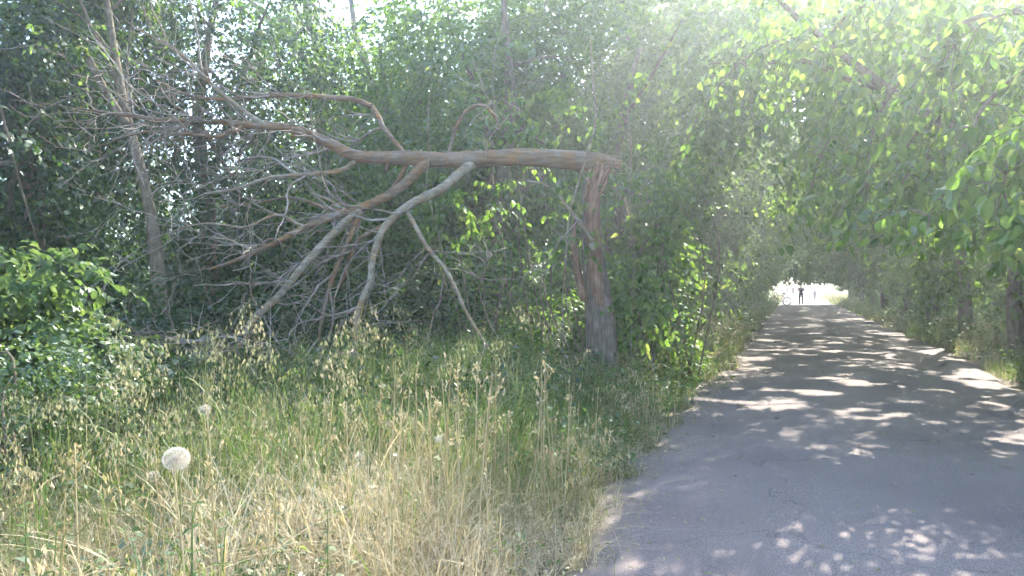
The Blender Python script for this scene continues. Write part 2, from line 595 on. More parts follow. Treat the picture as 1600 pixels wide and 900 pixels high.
# ------------------------------------------------------------------ foliage
def sprays(blobs, rs, leaf=(.08, .14), k=12, spray=(.45, .9), droop=.55, clump=.42, cf=.8, hang=.5):
    """leaf positions of drooping sprays filling ellipsoids. blobs: (centre, radii, number of sprays)"""
    out = [[] for _ in range(5)]
    anchors = []
    for c, r, n in blobs:
        c = np.asarray(c, float)
        r = np.asarray(r, float)
        u = norm(rs.normal(size=(n, 3)))
        rad = rs.random(n) ** (1 / 2.4)
        rad *= .82 + .36 * vnoise(u * 2.2 + c, 1.0, 1.7)
        A = c + u * rad[:, None] * r
        keep = vnoise(A, cf, 2.9) * .65 + vnoise(A, cf * 2.6, 6.1) * .35 > clump
        A, u = A[keep], u[keep]
        if len(A) == 0:
            continue
        anchors.append(A)
        m = len(A)
        D = norm(u * .8 + rs.normal(size=(m, 3)) * .45 + np.array([0, 0, -.15]))
        Ln = rs.uniform(*spray, m)
        tn = np.clip(rs.normal(.45, .22, m), 0, 1)
        uu = (np.arange(k) + .5) / k
        pos = A[:, None] + D[:, None] * (Ln[:, None] * uu)[..., None]
        pos[..., 2] -= droop * Ln[:, None] * uu ** 2
        T = D[:, None] + np.array([0, 0, -1.0]) * (2 * droop * uu)[None, :, None]
        T = norm(T)
        S = norm(np.cross(T, np.array([0, 0, 1.0])) + 1e-4)
        sg = np.where(np.arange(k) % 2 == 0, 1.0, -1.0)[None, :, None]
        ld = norm(.45 * T + sg * .75 * S + rs.normal(size=T.shape) * .3 + np.array([0, 0, -hang]))
        ln = norm(np.array([0, 0, .7]) + u[:, None] * .35 + rs.normal(size=T.shape) * .45)
        sz = rs.uniform(*leaf, (m, k)) * (1.05 - .35 * uu[None])
        ti = np.clip(tn[:, None] + rs.normal(size=(m, k)) * .16, 0, 1)
        out[0].append(pos.reshape(-1, 3))
        out[1].append(ld.reshape(-1, 3))
        out[2].append(ln.reshape(-1, 3))
        out[3].append(sz.ravel())
        out[4].append(ti.ravel())
    arr = [np.concatenate(o) for o in out]
    return arr, (np.concatenate(anchors) if anchors else np.zeros((0, 3)))


def mask(arr, keep):
    return [a[keep] for a in arr]


SIGHT_CLEAR = [(P(600, 5, 21), (1.1, 3.0, .7)), (P(600, 5, 25.5), (1.35, 3.0, .8)), (P(350, 235, 16.5), (.32, 2.0, .85)), (P(350, 235, 20), (.4, 2.0, 1.0))]   # openings in the foliage: centre, radii


def prune(arr, road_clear=2.3, carve=True):
    p = arr[0]
    s, t = to_st(p)
    keep = p[:, 2] > .15
    keep &= ~((s > ROAD_R - .2) & (s < 4.5 + .6 * (vnoise(p, .5, 3.) - .5)) & (p[:, 2] < 1.35))     # the mown strip of the right verge
    # people and carts keep the path itself open
    wid = (s > ROAD_L + .25) & (s < ROAD_R - .1)
    hmin = np.where(t < 40, road_clear + .5, road_clear)
    keep &= ~(wid & (p[:, 2] < hmin + .5 * (vnoise(p, .6, 4.) - .5)))
    # nothing grows through the spot where one stands
    keep &= ~((np.linalg.norm(p - np.array([0, 0, CAM_H]), axis=1) < 3.4))
    for c, r in SIGHT_CLEAR:
        keep &= np.linalg.norm((p - np.asarray(c)) / np.asarray(r), axis=1) > .75 + .5 * vnoise(p, 1.4, 9.)
    if carve:
        keep &= ~lit_chance(p)
    return mask(arr, keep)


def branch_paths(base, tops, rs, r0, n=9, wob=.35):
    """crooked limbs from points on a trunk to points in the crown"""
    res = []
    for b, e, r in zip(base, tops, r0):
        b = np.asarray(b, float)
        e = np.asarray(e, float)
        m = (b + e) / 2 + rs.normal(size=3) * .12 * np.linalg.norm(e - b)
        m[2] += .12 * np.linalg.norm(e - b)
        q, ra = smooth_path([b, m, e], [r, r * .65, r * .22], n)
        w = wobble(q, wob, .9, rs.uniform(0, 20))
        f = np.linspace(0, 1, n)[:, None]
        q = q * (1 - f) + w * f if n > 2 else q
        res.append((q, ra))
    return res


def tree(name, label, cat, trunk, radii, blobs, group=None, mat=None, leaf=(.08, .14), k=12, limbs=8, seed=0, carve=True,
         tpl=RHOMB, road_clear=2.3, clump=.42, bark=None, spray=(.45, .9), droop=.55, hang=.5, cf=.8, stems=(), twigs=0):
    rs = np.random.default_rng(seed)
    trunk = np.asarray(trunk, float)
    base = trunk[0].copy()
    root = thing(name, label, cat, base, group)
    q, ra = smooth_path(trunk, radii, 22)
    q = wobble(q, .10, 1.1, seed * 1.3 + .2)
    ra = ra * (1 + .9 * np.exp(-np.linspace(0, 22, 22)) * .5)
    q[0] = base
    link('trunk', tube_mesh('trunk', [(q, ra)], 12, base), bark or M_bark, root)
    arr, anc = sprays(blobs, rs, leaf, k, spray, droop, clump, cf, hang)
    arr = prune(arr, road_clear, carve)
    # limbs
    if limbs and len(anc):
        anc = arr[0][rs.integers(0, len(arr[0]), 600)] if len(arr[0]) else anc
        pick = anc[rs.integers(0, len(anc), limbs)]
        fi = np.clip((rs.random(limbs) * .6 + .35) * 21, 0, 20).astype(int)
        b = q[fi]
        ps = branch_paths(b, pick, rs, ra[fi] * rs.uniform(.35, .6, limbs), 9)
        for pth in ps:
            link('limb', tube_mesh('limb', [pth], 7, base), bark or M_bark, root)
        if twigs:
            ends = np.concatenate([p_[0][4:] for p_ in ps])
            a2 = anc[rs.integers(0, len(anc), twigs)]
            near = np.array([ends[np.argmin(((ends - a) ** 2).sum(1))] for a in a2])
            tp = branch_paths(near, a2, rs, np.full(twigs, .014), 7, .2)
            link('twigs', tube_mesh('twigs', tp, 4, base), bark or M_bark, root, kind='stuff')
    for stp, str_ in stems:
        qq, rr = smooth_path(stp, str_, 18)
        link('stem', tube_mesh('stem', [(wobble(qq, .08, 1.3, seed), rr)], 9, base), bark or M_bark, root)
    arr[0] = arr[0] - base
    if len(arr[0]):
        link('crown', leaf_mesh('crown', *arr, tpl=tpl), mat or M_leaf, root, kind='stuff')
    return root, arr, base


def gz(x, y):
    return float(ground_z(np.array([x]), np.array([y]))[0])


# --- avenue trees
left_t = [16.5, 22.0, 28.0, 34.5, 41.5, 49, 57, 65, 73.5]
for i, t in enumerate(left_t):
    rs = np.random.default_rng(100 + i)
    s = -3.4 + rs.uniform(-.4, .3)
    b = st(s, t)
    b[2] = gz(b[0], b[1]) - .05
    tp = [b, b + [rs.uniform(-.2, .2), rs.uniform(-.2, .2), 2.0], b + [rs.uniform(-.4, .4), rs.uniform(-.3, .3), 4.2], b + [rs.uniform(-.6, .6), 0, 6.8]]
    far = t > 40
    lf = (.13, .20) if t < 24 else (.17, .25) if t < 42 else (.22, .32)
    m = .72 if t < 24 else .46 if t < 42 else .32
    bl = [(st(s - .3, t, 6.0), (3.3, 3.2, 3.2), int(1700 * m)),
          (st(s + 2.3, t - .6, 5.6), (2.6, 2.8, 2.2), int(1100 * m)),
          (st(s - .5, t - 1.0, 2.5), (2.3, 2.6, 1.8), int(1100 * m)),
          (st(s + 1.0, t - 1.5, 3.3), (1.5, 2.0, 1.5), int(550 * m)),
          (st(s - 1.5, t, 1.3), (1.9, 2.6, 1.1), int(550 * m)),
          (st(s + 4.2, t + .6, 6.9), (2.4, 3.2, 1.7), int(800 * m)),
          (st(s + .4, t + .4, 9.0), (2.8, 2.8, 1.6), int(900 * m)),
          (st(s - .2, t + .8, 11.0), (2.6, 2.8, 1.4), int(700 * m))]
    if i in (1, 2, 3):
        bl.append((st(s + 1.2, t + 1, 12.2), (3.4, 3.2, 2.0), int(1500 * m)))
        bl.append((st(s + 3.0, t + 1.5, 9.0), (2.6, 3.0, 1.8), int(900 * m)))
    if 45 < t < 70:
        bl.append((st(.2, t, 2.9), (2.4, 2.4, 1.0), 200))
    tree('avenue_tree', f'leafy tree lining the left side of the path, {ORD[i]} beyond the snapped trunk', 'tree', tp,
         [.2, .17, .13, .05], bl, 'trees along the left side of the path', M_leaf, lf, 11, 6 if not far else 3, 200 + i,
         road_clear=2.5 if t < 45 else 1.95, clump=.445 if t < 45 else .42)

right_t = [7.2, 13.2, 19.6, 26, 32.5, 39.5, 47, 55, 63.5, 72]
near_tree = None
for i, t in enumerate(right_t):
    rs = np.random.default_rng(300 + i)
    s = (5.0 if i == 0 else 4.55 if i == 2 else 4.9) + rs.uniform(-.15, .15)
    b = st(s, t)
    b[2] = gz(b[0], b[1]) - .05
    tp = [b, b + [rs.uniform(-.15, .15), rs.uniform(-.1, .1), 2.0], b + [rs.uniform(-.4, .2), rs.uniform(-.3, .3), 4.2], b + [rs.uniform(-.6, .3), 0, 6.8]]
    far = t > 38
    lf = (.13, .20) if t < 21 else (.17, .25) if t < 38 else (.22, .32)
    m = .72 if t < 21 else .46 if t < 38 else .32
    bl = [(st(s + .3, t, 6.2), (3.3, 3.2, 3.2), int(1700 * m)),
          (st(s - 2.6, t - .5, 5.6), (2.6, 3.0, 2.2), int(1200 * m)),
          (st(s + .3, t - .5, 2.9), (2.1, 2.6, 1.7), int(1000 * m)),
          (st(s - 1.2, t - 1.2, 3.6), (1.6, 2.2, 1.4), int(600 * m)),
          (st(s + 1.6, t, 1.3), (1.7, 2.6, 1.1), int(500 * m)),
          (st(s - .7, t - 1.0, 1.5), (.9, 2.2, 1.1), 0 if i in (0, 2) else int(200 * m)),
          (st(s - 4.2, t + 1.6, 7.1), (2.2, 3.2, 1.6), int(700 * m)),
          (st(s - .4, t + .4, 9.2), (2.8, 2.8, 1.6), int(600 * m))]
    if 45 < t < 70:
        bl.append((st(2.6, t, 2.9), (2.2, 2.4, 1.0), 200))
    if i == 0:
        lab = 'near tree whose large-leaved branches hang low over the right of the path'
    else:
        lab = f'leafy tree lining the right side of the path, {ORD[i - 1]} beyond the hanging branches'
    r_ = tree('avenue_tree', lab, 'tree', tp, [.2, .17, .13, .05], bl, 'trees along the right side of the path', M_leaf, lf, 11,
              6 if not far else 3, 400 + i, road_clear=2.5 if t < 45 else 1.95, clump=.445 if t < 45 else .42)
    if i == 0:
        near_tree = r_


def leaf_template(name, mat, bend, fold, rs):
    V = LEAF7[0].copy()
    V[:, 2] -= bend * V[:, 0] ** 2
    V[3:, 2] += fold
    V[:, 1] *= rs.uniform(.85, 1.15)
    ff, ls = repeat_template(1, 7, LEAF7[1])
    me = np_mesh(name, V, ff, ls)
    me.materials.append(mat)
    return me


def frame(d, n):
    d = norm(d)
    s = norm(np.cross(n, d))
    n = np.cross(d, s)
    return np.stack([d, s, n], 1)


def place_leaf(me, parent, base, p, d, n, size):
    R = frame(np.asarray(d, float), np.asarray(n, float)) * size
    o = bpy.data.objects.new('leaf', me)
    col.objects.link(o)
    o.parent = parent
    M = Matrix([[*R[0], p[0] - base[0]], [*R[1], p[1] - base[1]], [*R[2], p[2] - base[2]], [0, 0, 0, 1]])
    o.matrix_basis = M
    return o


# hanging branches of the near right-hand tree: limbs that arch out over the path, big drooping leaves
rsn = np.random.default_rng(55)
LM = [leaf_template('leaf', M_leaf_obj, b, f, rsn) for b, f in ((.15, .02), (.3, .0), (.55, .04), (.05, .09), (.35, .12))]
for me_, w_ in zip(LM, (.8, .95, .7, 1.0, .62)):
    for v_ in me_.vertices:
        v_.co.y *= w_
nroot, _, nbase = near_tree
hang_paths = [
    ([P(1760, -40, 8.0), P(1600, 205, 7.8), P(1410, 150, 8.2), P(1290, 62, 8.8), P(1200, -20, 9.6)], [.085, .07, .05, .04, .03]),
    ([P(1400, 145, 8.2), P(1330, 118, 8.6), P(1250, 98, 9.3), P(1130, 108, 10.2)], [.04, .035, .03, .012]),
    ([P(1800, 60, 6.4), P(1640, 90, 6.3), P(1520, 190, 6.2), P(1560, 300, 6.0), P(1590, 390, 5.9)], [.03, .022, .016, .01, .005]),
    ([P(1780, 200, 6.2), P(1660, 250, 6.1), P(1540, 250, 6.0), P(1470, 310, 5.9), P(1450, 370, 5.9)], [.03, .02, .014, .01, .005]),
    ([P(1700, 20, 6.8), P(1520, 30, 6.8), P(1420, 110, 6.9), P(1370, 200, 7.0), P(1350, 300, 7.0)], [.03, .022, .014, .01, .005]),
    ([P(1600, 200, 7.4), P(1500, 230, 7.2), P(1430, 260, 7.1), P(1390, 340, 7.1)], [.02, .014, .01, .004]),
    ([P(1800, 300, 5.9), P(1700, 330, 5.8), P(1600, 330, 5.8), P(1560, 370, 5.8), P(1550, 410, 5.8)], [.02, .014, .01, .008, .004]),
    ([P(1750, -30, 6.6), P(1600, 10, 6.4), P(1500, 60, 6.3), P(1460, 120, 6.3)], [.02, .014, .01, .004]),
    ([P(1640, 120, 8.4), P(1540, 110, 8.2), P(1450, 180, 8.2), P(1400, 270, 8.2), P(1380, 350, 8.2)], [.02, .014, .01, .008, .004]),
    ([P(1420, 150, 8.3), P(1340, 180, 8.6), P(1290, 240, 8.8), P(1270, 320, 9.0)], [.016, .012, .008, .004]),
    ([P(1700, -60, 7.6), P(1480, -40, 7.7), P(1340, 10, 7.9), P(1260, 80, 8.2)], [.02, .016, .012, .004]),
    ([P(1760, 360, 7.0), P(1660, 370, 7.0), P(1590, 390, 7.0), P(1560, 420, 7.0)], [.016, .012, .008, .004]),
    ([P(1300, 70, 8.8), P(1220, 60, 9.2), P(1150, 100, 9.6), P(1110, 170, 10)], [.016, .012, .008, .004]),
    ([P(1720, 180, 5.2), P(1640, 190, 5.2), P(1580, 240, 5.2), P(1560, 330, 5.2)], [.012, .01, .008, .004]),
]
hp = []
for pts, rad in hang_paths:
    q, ra = smooth_path(pts, rad, 24)
    q = wobble(q, .12, 1.5, len(hp) * 3.1)
    q = q[q[:, 2] > 1.95] if q[-1, 2] < 1.95 else q
    ra = ra[:len(q)]
    hp.append((q, ra))
    link('hanging_branch', tube_mesh('hanging_branch', [(q, ra)], 7, nbase), M_bark, nroot)
tw, lp = [], []
for bi, (q, ra) in enumerate(hp):
    n_tw = 26 if bi > 1 else 14
    for j in range(n_tw):
        i0 = rsn.integers(min(4, len(q) - 2), len(q) - 1)
        p = q[i0]
        d = norm(rsn.normal(size=3) * .8 + np.array([-.25, -.1, .0]))
        Ln = rsn.uniform(.35, .8)
        u = np.linspace(0, 1, 7)
        path = p + d * (Ln * u)[:, None]
        path[:, 2] -= .75 * Ln * u ** 2
        tw.append((path, .006 * (1 - .7 * u)))
        kk = rsn.integers(6, 11)
        for a in range(kk):
            f = (a + .6) / kk
            pp = p + d * Ln * f
            pp = pp - np.array([0, 0, .75 * Ln * f * f])
            T = norm(d - np.array([0, 0, 1.5 * f]))
            S = norm(np.cross(T, [0, 0, 1.0]))
            ld = norm(.4 * T + (1 if a % 2 else -1) * .7 * S + rsn.normal(size=3) * .25 + np.array([0, 0, -.65]))
            lp.append((pp, ld, norm(np.array([0, -.25, .6]) + rsn.normal(size=3) * .45), rsn.uniform(.07, .165)))
tw = [w_ for w_ in tw if w_[0][:, 2].min() > 2.0]
link('twigs', tube_mesh('twigs', tw, 4, nbase), M_bark, nroot, kind='stuff')
pa = np.array([l[0] for l in lp])
ok = ~lit_chance(pa) | (rsn.random(len(pa)) < .75)
lp = [l for l, k_ in zip(lp, ok) if k_]
prj = lambda p: (800 + FPX * p[0] / p[1], HOR - FPX * (p[2] - CAM_H) / p[1])
lp = [l for l in lp if l[0][2] > 1.75 + .25 * rsn.random() and (prj(l[0])[1] < 400 or prj(l[0])[0] > 1500)]
inv = [l for l in lp if 0 < prj(l[0])[0] < 1640 and -30 < prj(l[0])[1] < 900]
outv = [l for l in lp if not (0 < prj(l[0])[0] < 1640 and -30 < prj(l[0])[1] < 900)]
inv.sort(key=lambda l: -l[3] / l[0][1])
for j, l in enumerate(inv[:300]):
    place_leaf(LM[j % 5], nroot, nbase, *l)
rest = inv[300:] + outv
ca, _ = sprays([(P(1480, 60, 8.5), (1.6, 1.2, .9), 190), (P(1640, 180, 7.6), (1.1, 1, .9), 150), (P(1350, 20, 9.6), (1.2, 1.2, .7), 120),
                (P(1580, 300, 8.6), (1.0, .8, .6), 90), (P(1420, 230, 9.5), (.9, .9, .6), 80), (P(1240, 60, 11), (1.1, 1.0, .7), 90)],
               np.random.default_rng(56), (.09, .16), 9, (.4, .8), .7, .36, .9, .75)
ca = mask(ca, ca[0][:, 2] > 2.0)
link('foliage', leaf_mesh('foliage', ca[0] - nbase, *ca[1:], tpl=LEAF7), M_leaf, nroot, kind='stuff')
if rest:
    link('foliage', leaf_mesh('foliage', np.array([l[0] for l in rest]) - nbase, np.array([l[1] for l in rest]), np.array([l[2] for l in rest]),
                              np.array([l[3] for l in rest]), rsn.random(len(rest)), LEAF7), M_leaf, nroot, kind='stuff')

# --- trees behind the fallen tree
bt = [  # px of foot, depth, height, crown spread, label
    (770, 15.5, 8.6, 2.6, 'broad-leaved tree growing right behind the fallen stem, nearest the snapped trunk'),
    (600, 17.0, 7.6, 2.6, 'broad-leaved tree behind the fallen stem, below the open patch of sky'),
    (500, 21.0, 9.3, 2.4, 'tree with bare forked upper stems against the sky behind the fallen branches'),
    (330, 16.5, 9.0, 3.0, 'dark dense tree behind the tangle of dead twigs'),
    (235, 12.2, 9.0, 2.4, 'slim leaning tree with a crooked bare trunk beside the dead twigs'),
    (60, 13.0, 9.5, 2.8, 'leaning tree at the far left with two dark stems'),
    (-90, 11.5, 8.5, 2.6, 'tree at the left edge whose leafy sprays hang into view'),
    (110, 19.0, 10.5, 3.2, 'tall dark tree behind the leaning trees on the left'),
    (880, 19.5, 9.5, 3.0, 'tall leafy tree behind the snapped trunk'),
    (960, 23.0, 12.5, 3.6, 'tall leafy tree furthest back between the snapped trunk and the path'),
    (690, 24.0, 10.5, 3.4, 'tree at the back of the wood, between the snapped trunk and the open sky'),
]
for i, (px, dp, h, w, lab) in enumerate(bt):
    rs = np.random.default_rng(500 + i)
    x = (px - 800) / FPX * dp
    b = np.array([x, dp, gz(x, dp) - .05])
    kw = {}
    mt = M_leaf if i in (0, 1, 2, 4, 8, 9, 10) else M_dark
    if i == 4:
        tp = [P(250, 470, 12.0), P(245, 420, 12.0), P(226, 290, 12.0), P(198, 190, 12.1), P(178, 90, 12.2), P(165, 0, 12.3), P(150, -120, 12.4)]
        tp[0] = np.array([tp[0][0], tp[0][1], gz(tp[0][0], tp[0][1]) - .05])
        rad = [.13, .105, .085, .072, .06, .045, .03]
        kw['stems'] = [([P(200, 195, 12.1), P(170, 150, 11.9), P(138, 92, 11.7)], [.075, .06, .055])]
        bl = [(P(130, 60, 12.9), (1.3, .9, .9), 260), (P(110, 70, 11.6), (.45, .4, .5), 40), (P(120, -120, 12.3), (2.4, 2.4, 1.4), 900), (P(190, 115, 11.6), (.22, .25, .3), 14),
              (P(290, -160, 12.6), (2.0, 2.0, 1.0), 500), (P(200, 330, 12.5), (.7, .6, .6), 60)]
    elif i == 5:
        tp = [b, P(52, 330, 13), P(35, 210, 13), P(-10, 100, 13), P(-40, -60, 13)]
        rad = [.2, .17, .15, .12, .06]
        kw['stems'] = [([P(52, 320, 13), P(62, 200, 13.1), P(75, 80, 13.2), P(82, -60, 13.4)], [.09, .075, .06, .04])]
        bl = [(P(40, 60, 13), (2.6, 2.2, 1.6), 1000), (P(90, -100, 13.4), (2.6, 2.4, 1.4), 900), (P(20, 270, 13.2), (1.7, 1.5, .9), 330), (P(60, 420, 13.5), (1.8, 1.5, 1.0), 420)]
    elif i == 2:
        tp = [b, P(505, 250, 21), P(500, 110, 21), P(478, 0, 21), P(468, -90, 21)]
        rad = [.22, .19, .15, .10, .07]
        kw['stems'] = [([P(515, 160, 21), P(490, 108, 20.9), P(440, 50, 20.7), P(380, -10, 20.5)], [.11, .09, .075, .05]),
                       ([P(520, 220, 21), P(572, 118, 21.2), P(556, 50, 21.3), P(545, -40, 21.4)], [.12, .10, .085, .06]),
                       ([P(490, 60, 21), P(462, 15, 20.8), P(440, -40, 20.8)], [.05, .04, .03])]
        bl = [(P(470, 90, 21.5), (2.0, 1.8, 1.2), 420), (P(420, 10, 21.5), (1.2, 1.6, .9), 190), (P(520, 210, 21.5), (2.8, 2.2, 1.5), 900), (P(500, 380, 21), (2.8, 2.2, 1.8), 900), (P(300, -60, 22), (1.4, 1.5, 1.0), 200)]
    else:
        tp = [b, b + [rs.uniform(-.3, .3), 0, h * .3], b + [rs.uniform(-.5, .5), 0, h * .6], b + [rs.uniform(-.7, .7), 0, h * .92]]
        rad = [.2, .16, .12, .04]
        kk = 1.5 if i in (0, 8, 9) else 1.0
        bl = [(b + [0, 0, h * .72], (w, w * .9, h * .26), int(1500 * kk)), (b + [rs.uniform(-1, 1), -.4, h * .42], (w * .95, w * .9, h * .2), int(1200 * kk)),
              (b + [rs.uniform(-1, 1), -.3, h * .17], (w * .9, w * .8, h * .17), 900)]
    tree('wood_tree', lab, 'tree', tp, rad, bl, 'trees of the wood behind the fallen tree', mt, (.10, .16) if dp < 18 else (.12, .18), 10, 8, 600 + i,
         clump=.43, cf=.65, carve=True, **kw)


# --- the wood further off, one mass
def build_woodland():
    rs = np.random.default_rng(42)
    bl = []
    for k_ in range(60):                      # behind the fallen tree
        x = rs.uniform(-46, 6)
        y = rs.uniform(27, 46)
        s, t = to_st(np.array([x, y]))
        if s > -6.5:
            continue
        h = rs.uniform(6.0, 8.5)
        bl.append(((x, y, h * .5), (3.4, 3.0, h * .5), 260))
        bl.append(((x, y - 1, 1.2), (3.4, 2.5, 1.4), 90))
    for k_ in range(46):                      # right of the path
        s = rs.uniform(9.5, 19)
        t = rs.uniform(2, 84)
        h = rs.uniform(6, 10)
        c = st(s, t, h * .5)
        bl.append((c, (3.2, 3.2, h * .5), 230))
        bl.append((st(s - 1, t, 1.0), (2.4, 2.8, 1.2), 80))
    for k_ in range(30):                      # left, along the path behind its first row
        s = rs.uniform(-17, -8)
        t = rs.uniform(20, 84)
        h = rs.uniform(6, 10)
        bl.append((st(s, t, h * .5), (3.2, 3.2, h * .5), 200))
    for k_ in range(34):                      # closing the view beyond the sunny stretch
        t = rs.uniform(150, 230)
        s = rs.choice([-1, 1]) * rs.uniform(9, 46) + 1
        if t > 205:
            s = rs.uniform(-30, 40)
        h = rs.uniform(5, 9)
        bl.append((st(s, t, h * .5), (5, 5, h * .5), 200))
    arr, _ = sprays(bl, rs, (.30, .46), 6, (.8, 1.4), .5, .40, .5, .4)
    arr = mask(arr, arr[0][:, 2] > .05)
    s, t = to_st(arr[0])
    arr = mask(arr, ~((s > -2.5) & (s < 5) & (t < 200)))
    arr = mask(arr, ~lit_chance(arr[0]))
    for c, r in ((P(350, 235, 34), (.9, 9, 1.8)), (P(600, 0, 34), (2.0, 9, 1.2))):
        arr = mask(arr, np.linalg.norm((arr[0] - c) / np.array(r), axis=1) > 1)
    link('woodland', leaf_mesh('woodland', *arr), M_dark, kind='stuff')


build_woodland()


# --- shrubs
def shrub(name, label, base, blobs, mat, leaf, seed, k=9, stems=7, group=None, tpl=RHOMB, clump=.36, singles=0, single_mesh=None, spray=(.25, .5), hang=.35):
    rs = np.random.default_rng(seed)
    base = np.asarray(base, float)
    base[2] = gz(base[0], base[1]) - .03
    root = thing(name, label, 'shrub', base, group)
    arr, anc = sprays(blobs, rs, leaf, k, spray, .4, clump, 1.3, hang)
    keep = arr[0][:, 2] > .05
    s, t = to_st(arr[0])
    keep &= ~((s > ROAD_L - .1) & (s < ROAD_R + .1))
    arr = mask(arr, keep)
    if singles:
        p = arr[0]
        vis = np.argsort(p[:, 1] - 1.2 * (p[:, 2]) - 6 * arr[3])[:4000]
        vx = 800 + FPX * p[vis, 0] / p[vis, 1]
        vis = vis[(vx > -10) & (vx < 1610)][:singles]
        for j, a in enumerate(vis):
            place_leaf(single_mesh[j % len(single_mesh)], root, base, p[a], arr[1][a], arr[2][a], arr[3][a])
        m_ = np.ones(len(p), bool)
        m_[vis] = False
        arr = mask(arr, m_)
    arr[0] = arr[0] - base
    link('foliage', leaf_mesh('foliage', *arr, tpl=tpl), mat, root, kind='stuff')
    pk = anc[rs.integers(0, len(anc), stems)]
    for e in pk:
        b = base + np.append(rs.normal(size=2) * .15, 0)
        for pth in branch_paths([b], [e], rs, [.018], 8, .15):
            link('stem', tube_mesh('stem', [pth], 5, base), M_bark, root)
    return root


SM = [leaf_template('leaf', M_shrub_obj, b, f, rsn) for b, f in ((.15, .02), (.3, .03), (.05, .05))]
shrub('elder_shrub', 'sunlit bright green shrub with broad leaves at the left edge', P(20, 700, 7.0),
      [(P(20, 440, 7.0), (.62, .5, .30), 90), (P(-70, 470, 7.1), (.7, .6, .45), 110), (P(10, 530, 7.0), (.6, .5, .4), 80),
       (P(130, 438, 6.9), (.26, .2, .10), 14), (P(90, 560, 7.2), (.7, .4, .5), 90), (P(200, 590, 7.6), (.5, .4, .35), 60)],
      M_shrub, (.09, .14), 21, 8, 9, None, LEAF7, .30, 300, SM, (.3, .5))
shrub('low_shrub', 'small-leaved green shrub below the broad-leaved one at the left edge', P(40, 760, 5.6),
      [(P(20, 590, 5.8), (.62, .5, .36), 260), (P(-50, 690, 5.4), (.5, .4, .3), 150), (P(110, 640, 5.6), (.36, .35, .22), 100), (P(150, 560, 6.2), (.36, .4, .26), 80)],
      M_shrub, (.03, .055), 22, 10, 8, None, RHOMB, .3)
under = [(150, 9.5, 1.5, 'dark leafy bush in the shade between the green shrub and the leaning trunk'),
         (300, 11.0, 1.7, 'dark bush beneath the tangle of dead twigs'),
         (470, 12.4, 1.8, 'shaded bush behind the dead limbs that reach the grass'),
         (650, 12.6, 2.0, 'shaded bush behind the bent pale limb'),
         (800, 12.3, 2.2, 'leafy bush under the fallen stem beside the snapped trunk'),
         (1010, 12.4, 1.7, 'leafy bush just to the right of the snapped trunk')]
for i, (px, dp, h, lab) in enumerate(under):
    x = (px - 800) / FPX * dp
    shrub('undergrowth_bush', lab, (x, dp, 0), [((x, dp, h * .5), (1.15, .8, h * .55), 420), ((x + .6, dp + .3, h * .4), (.8, .7, h * .45), 200)],
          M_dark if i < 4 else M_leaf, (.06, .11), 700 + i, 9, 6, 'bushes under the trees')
for i, (s, t, h, lab) in enumerate([(4.6, 11.2, .9, 'sunlit weedy bush beside the right edge of the path, nearest the viewer'),
                                    (4.9, 15.5, 1.0, 'grey-green bush by the right-hand path edge, before the dark trunk'),
                                    (4.7, 23.0, 1.2, 'low bush by the right-hand path edge, just past the dark trunk'),
                                    (4.8, 30.0, 1.2, 'low bush by the right-hand path edge, far along the shade'),
                                    (-2.6, 19.5, 1.0, 'weedy bush on the left verge, just past the snapped trunk'),
                                    (-2.5, 25.5, 1.1, 'weedy bush on the left verge, halfway down the shade'),
                                    (-2.4, 32.0, 1.2, 'weedy bush on the left verge, far down the shade')]):
    c = st(s, t, h * .5)
    shrub('verge_bush', lab, c, [(c, (.9, 1.6, h * .55), 330)], M_weed, (.05, .09), 800 + i, 9, 5, 'bushes along the path edges')

# leafy shoots with large leaves growing up round the snapped trunk
for i, (px0, py, dp, w, h, lab) in enumerate([(885, 350, 10.72, .42, .75, 'leafy shoots hanging around the left of the snapped trunk'),
                                              (1000, 470, 11.0, .36, .75, 'leafy shoots low on the right of the snapped trunk'),
                                              (740, 330, 11.4, .9, .55, 'large-leaved shoots hanging under the fallen stem'),
                                              (1060, 300, 11.8, .7, .9, 'leafy shoots level with the break, right of the snapped trunk'),
                                              (850, 190, 11.6, .9, .45, 'leafy shoots rising just above the fallen stem')]):
    c = P(px0, py, dp)
    shrub('leafy_shoots', lab, (c[0] + (.35 if i == 0 else .2), dp + .35, 0), [(c, (w, .25, h), 26 if i == 0 else 60)], M_leaf, (.10, .15), 850 + i, 7, 5, 'leafy shoots by the snapped tree', LEAF7, .3, 70, LM, (.3, .55), .8)


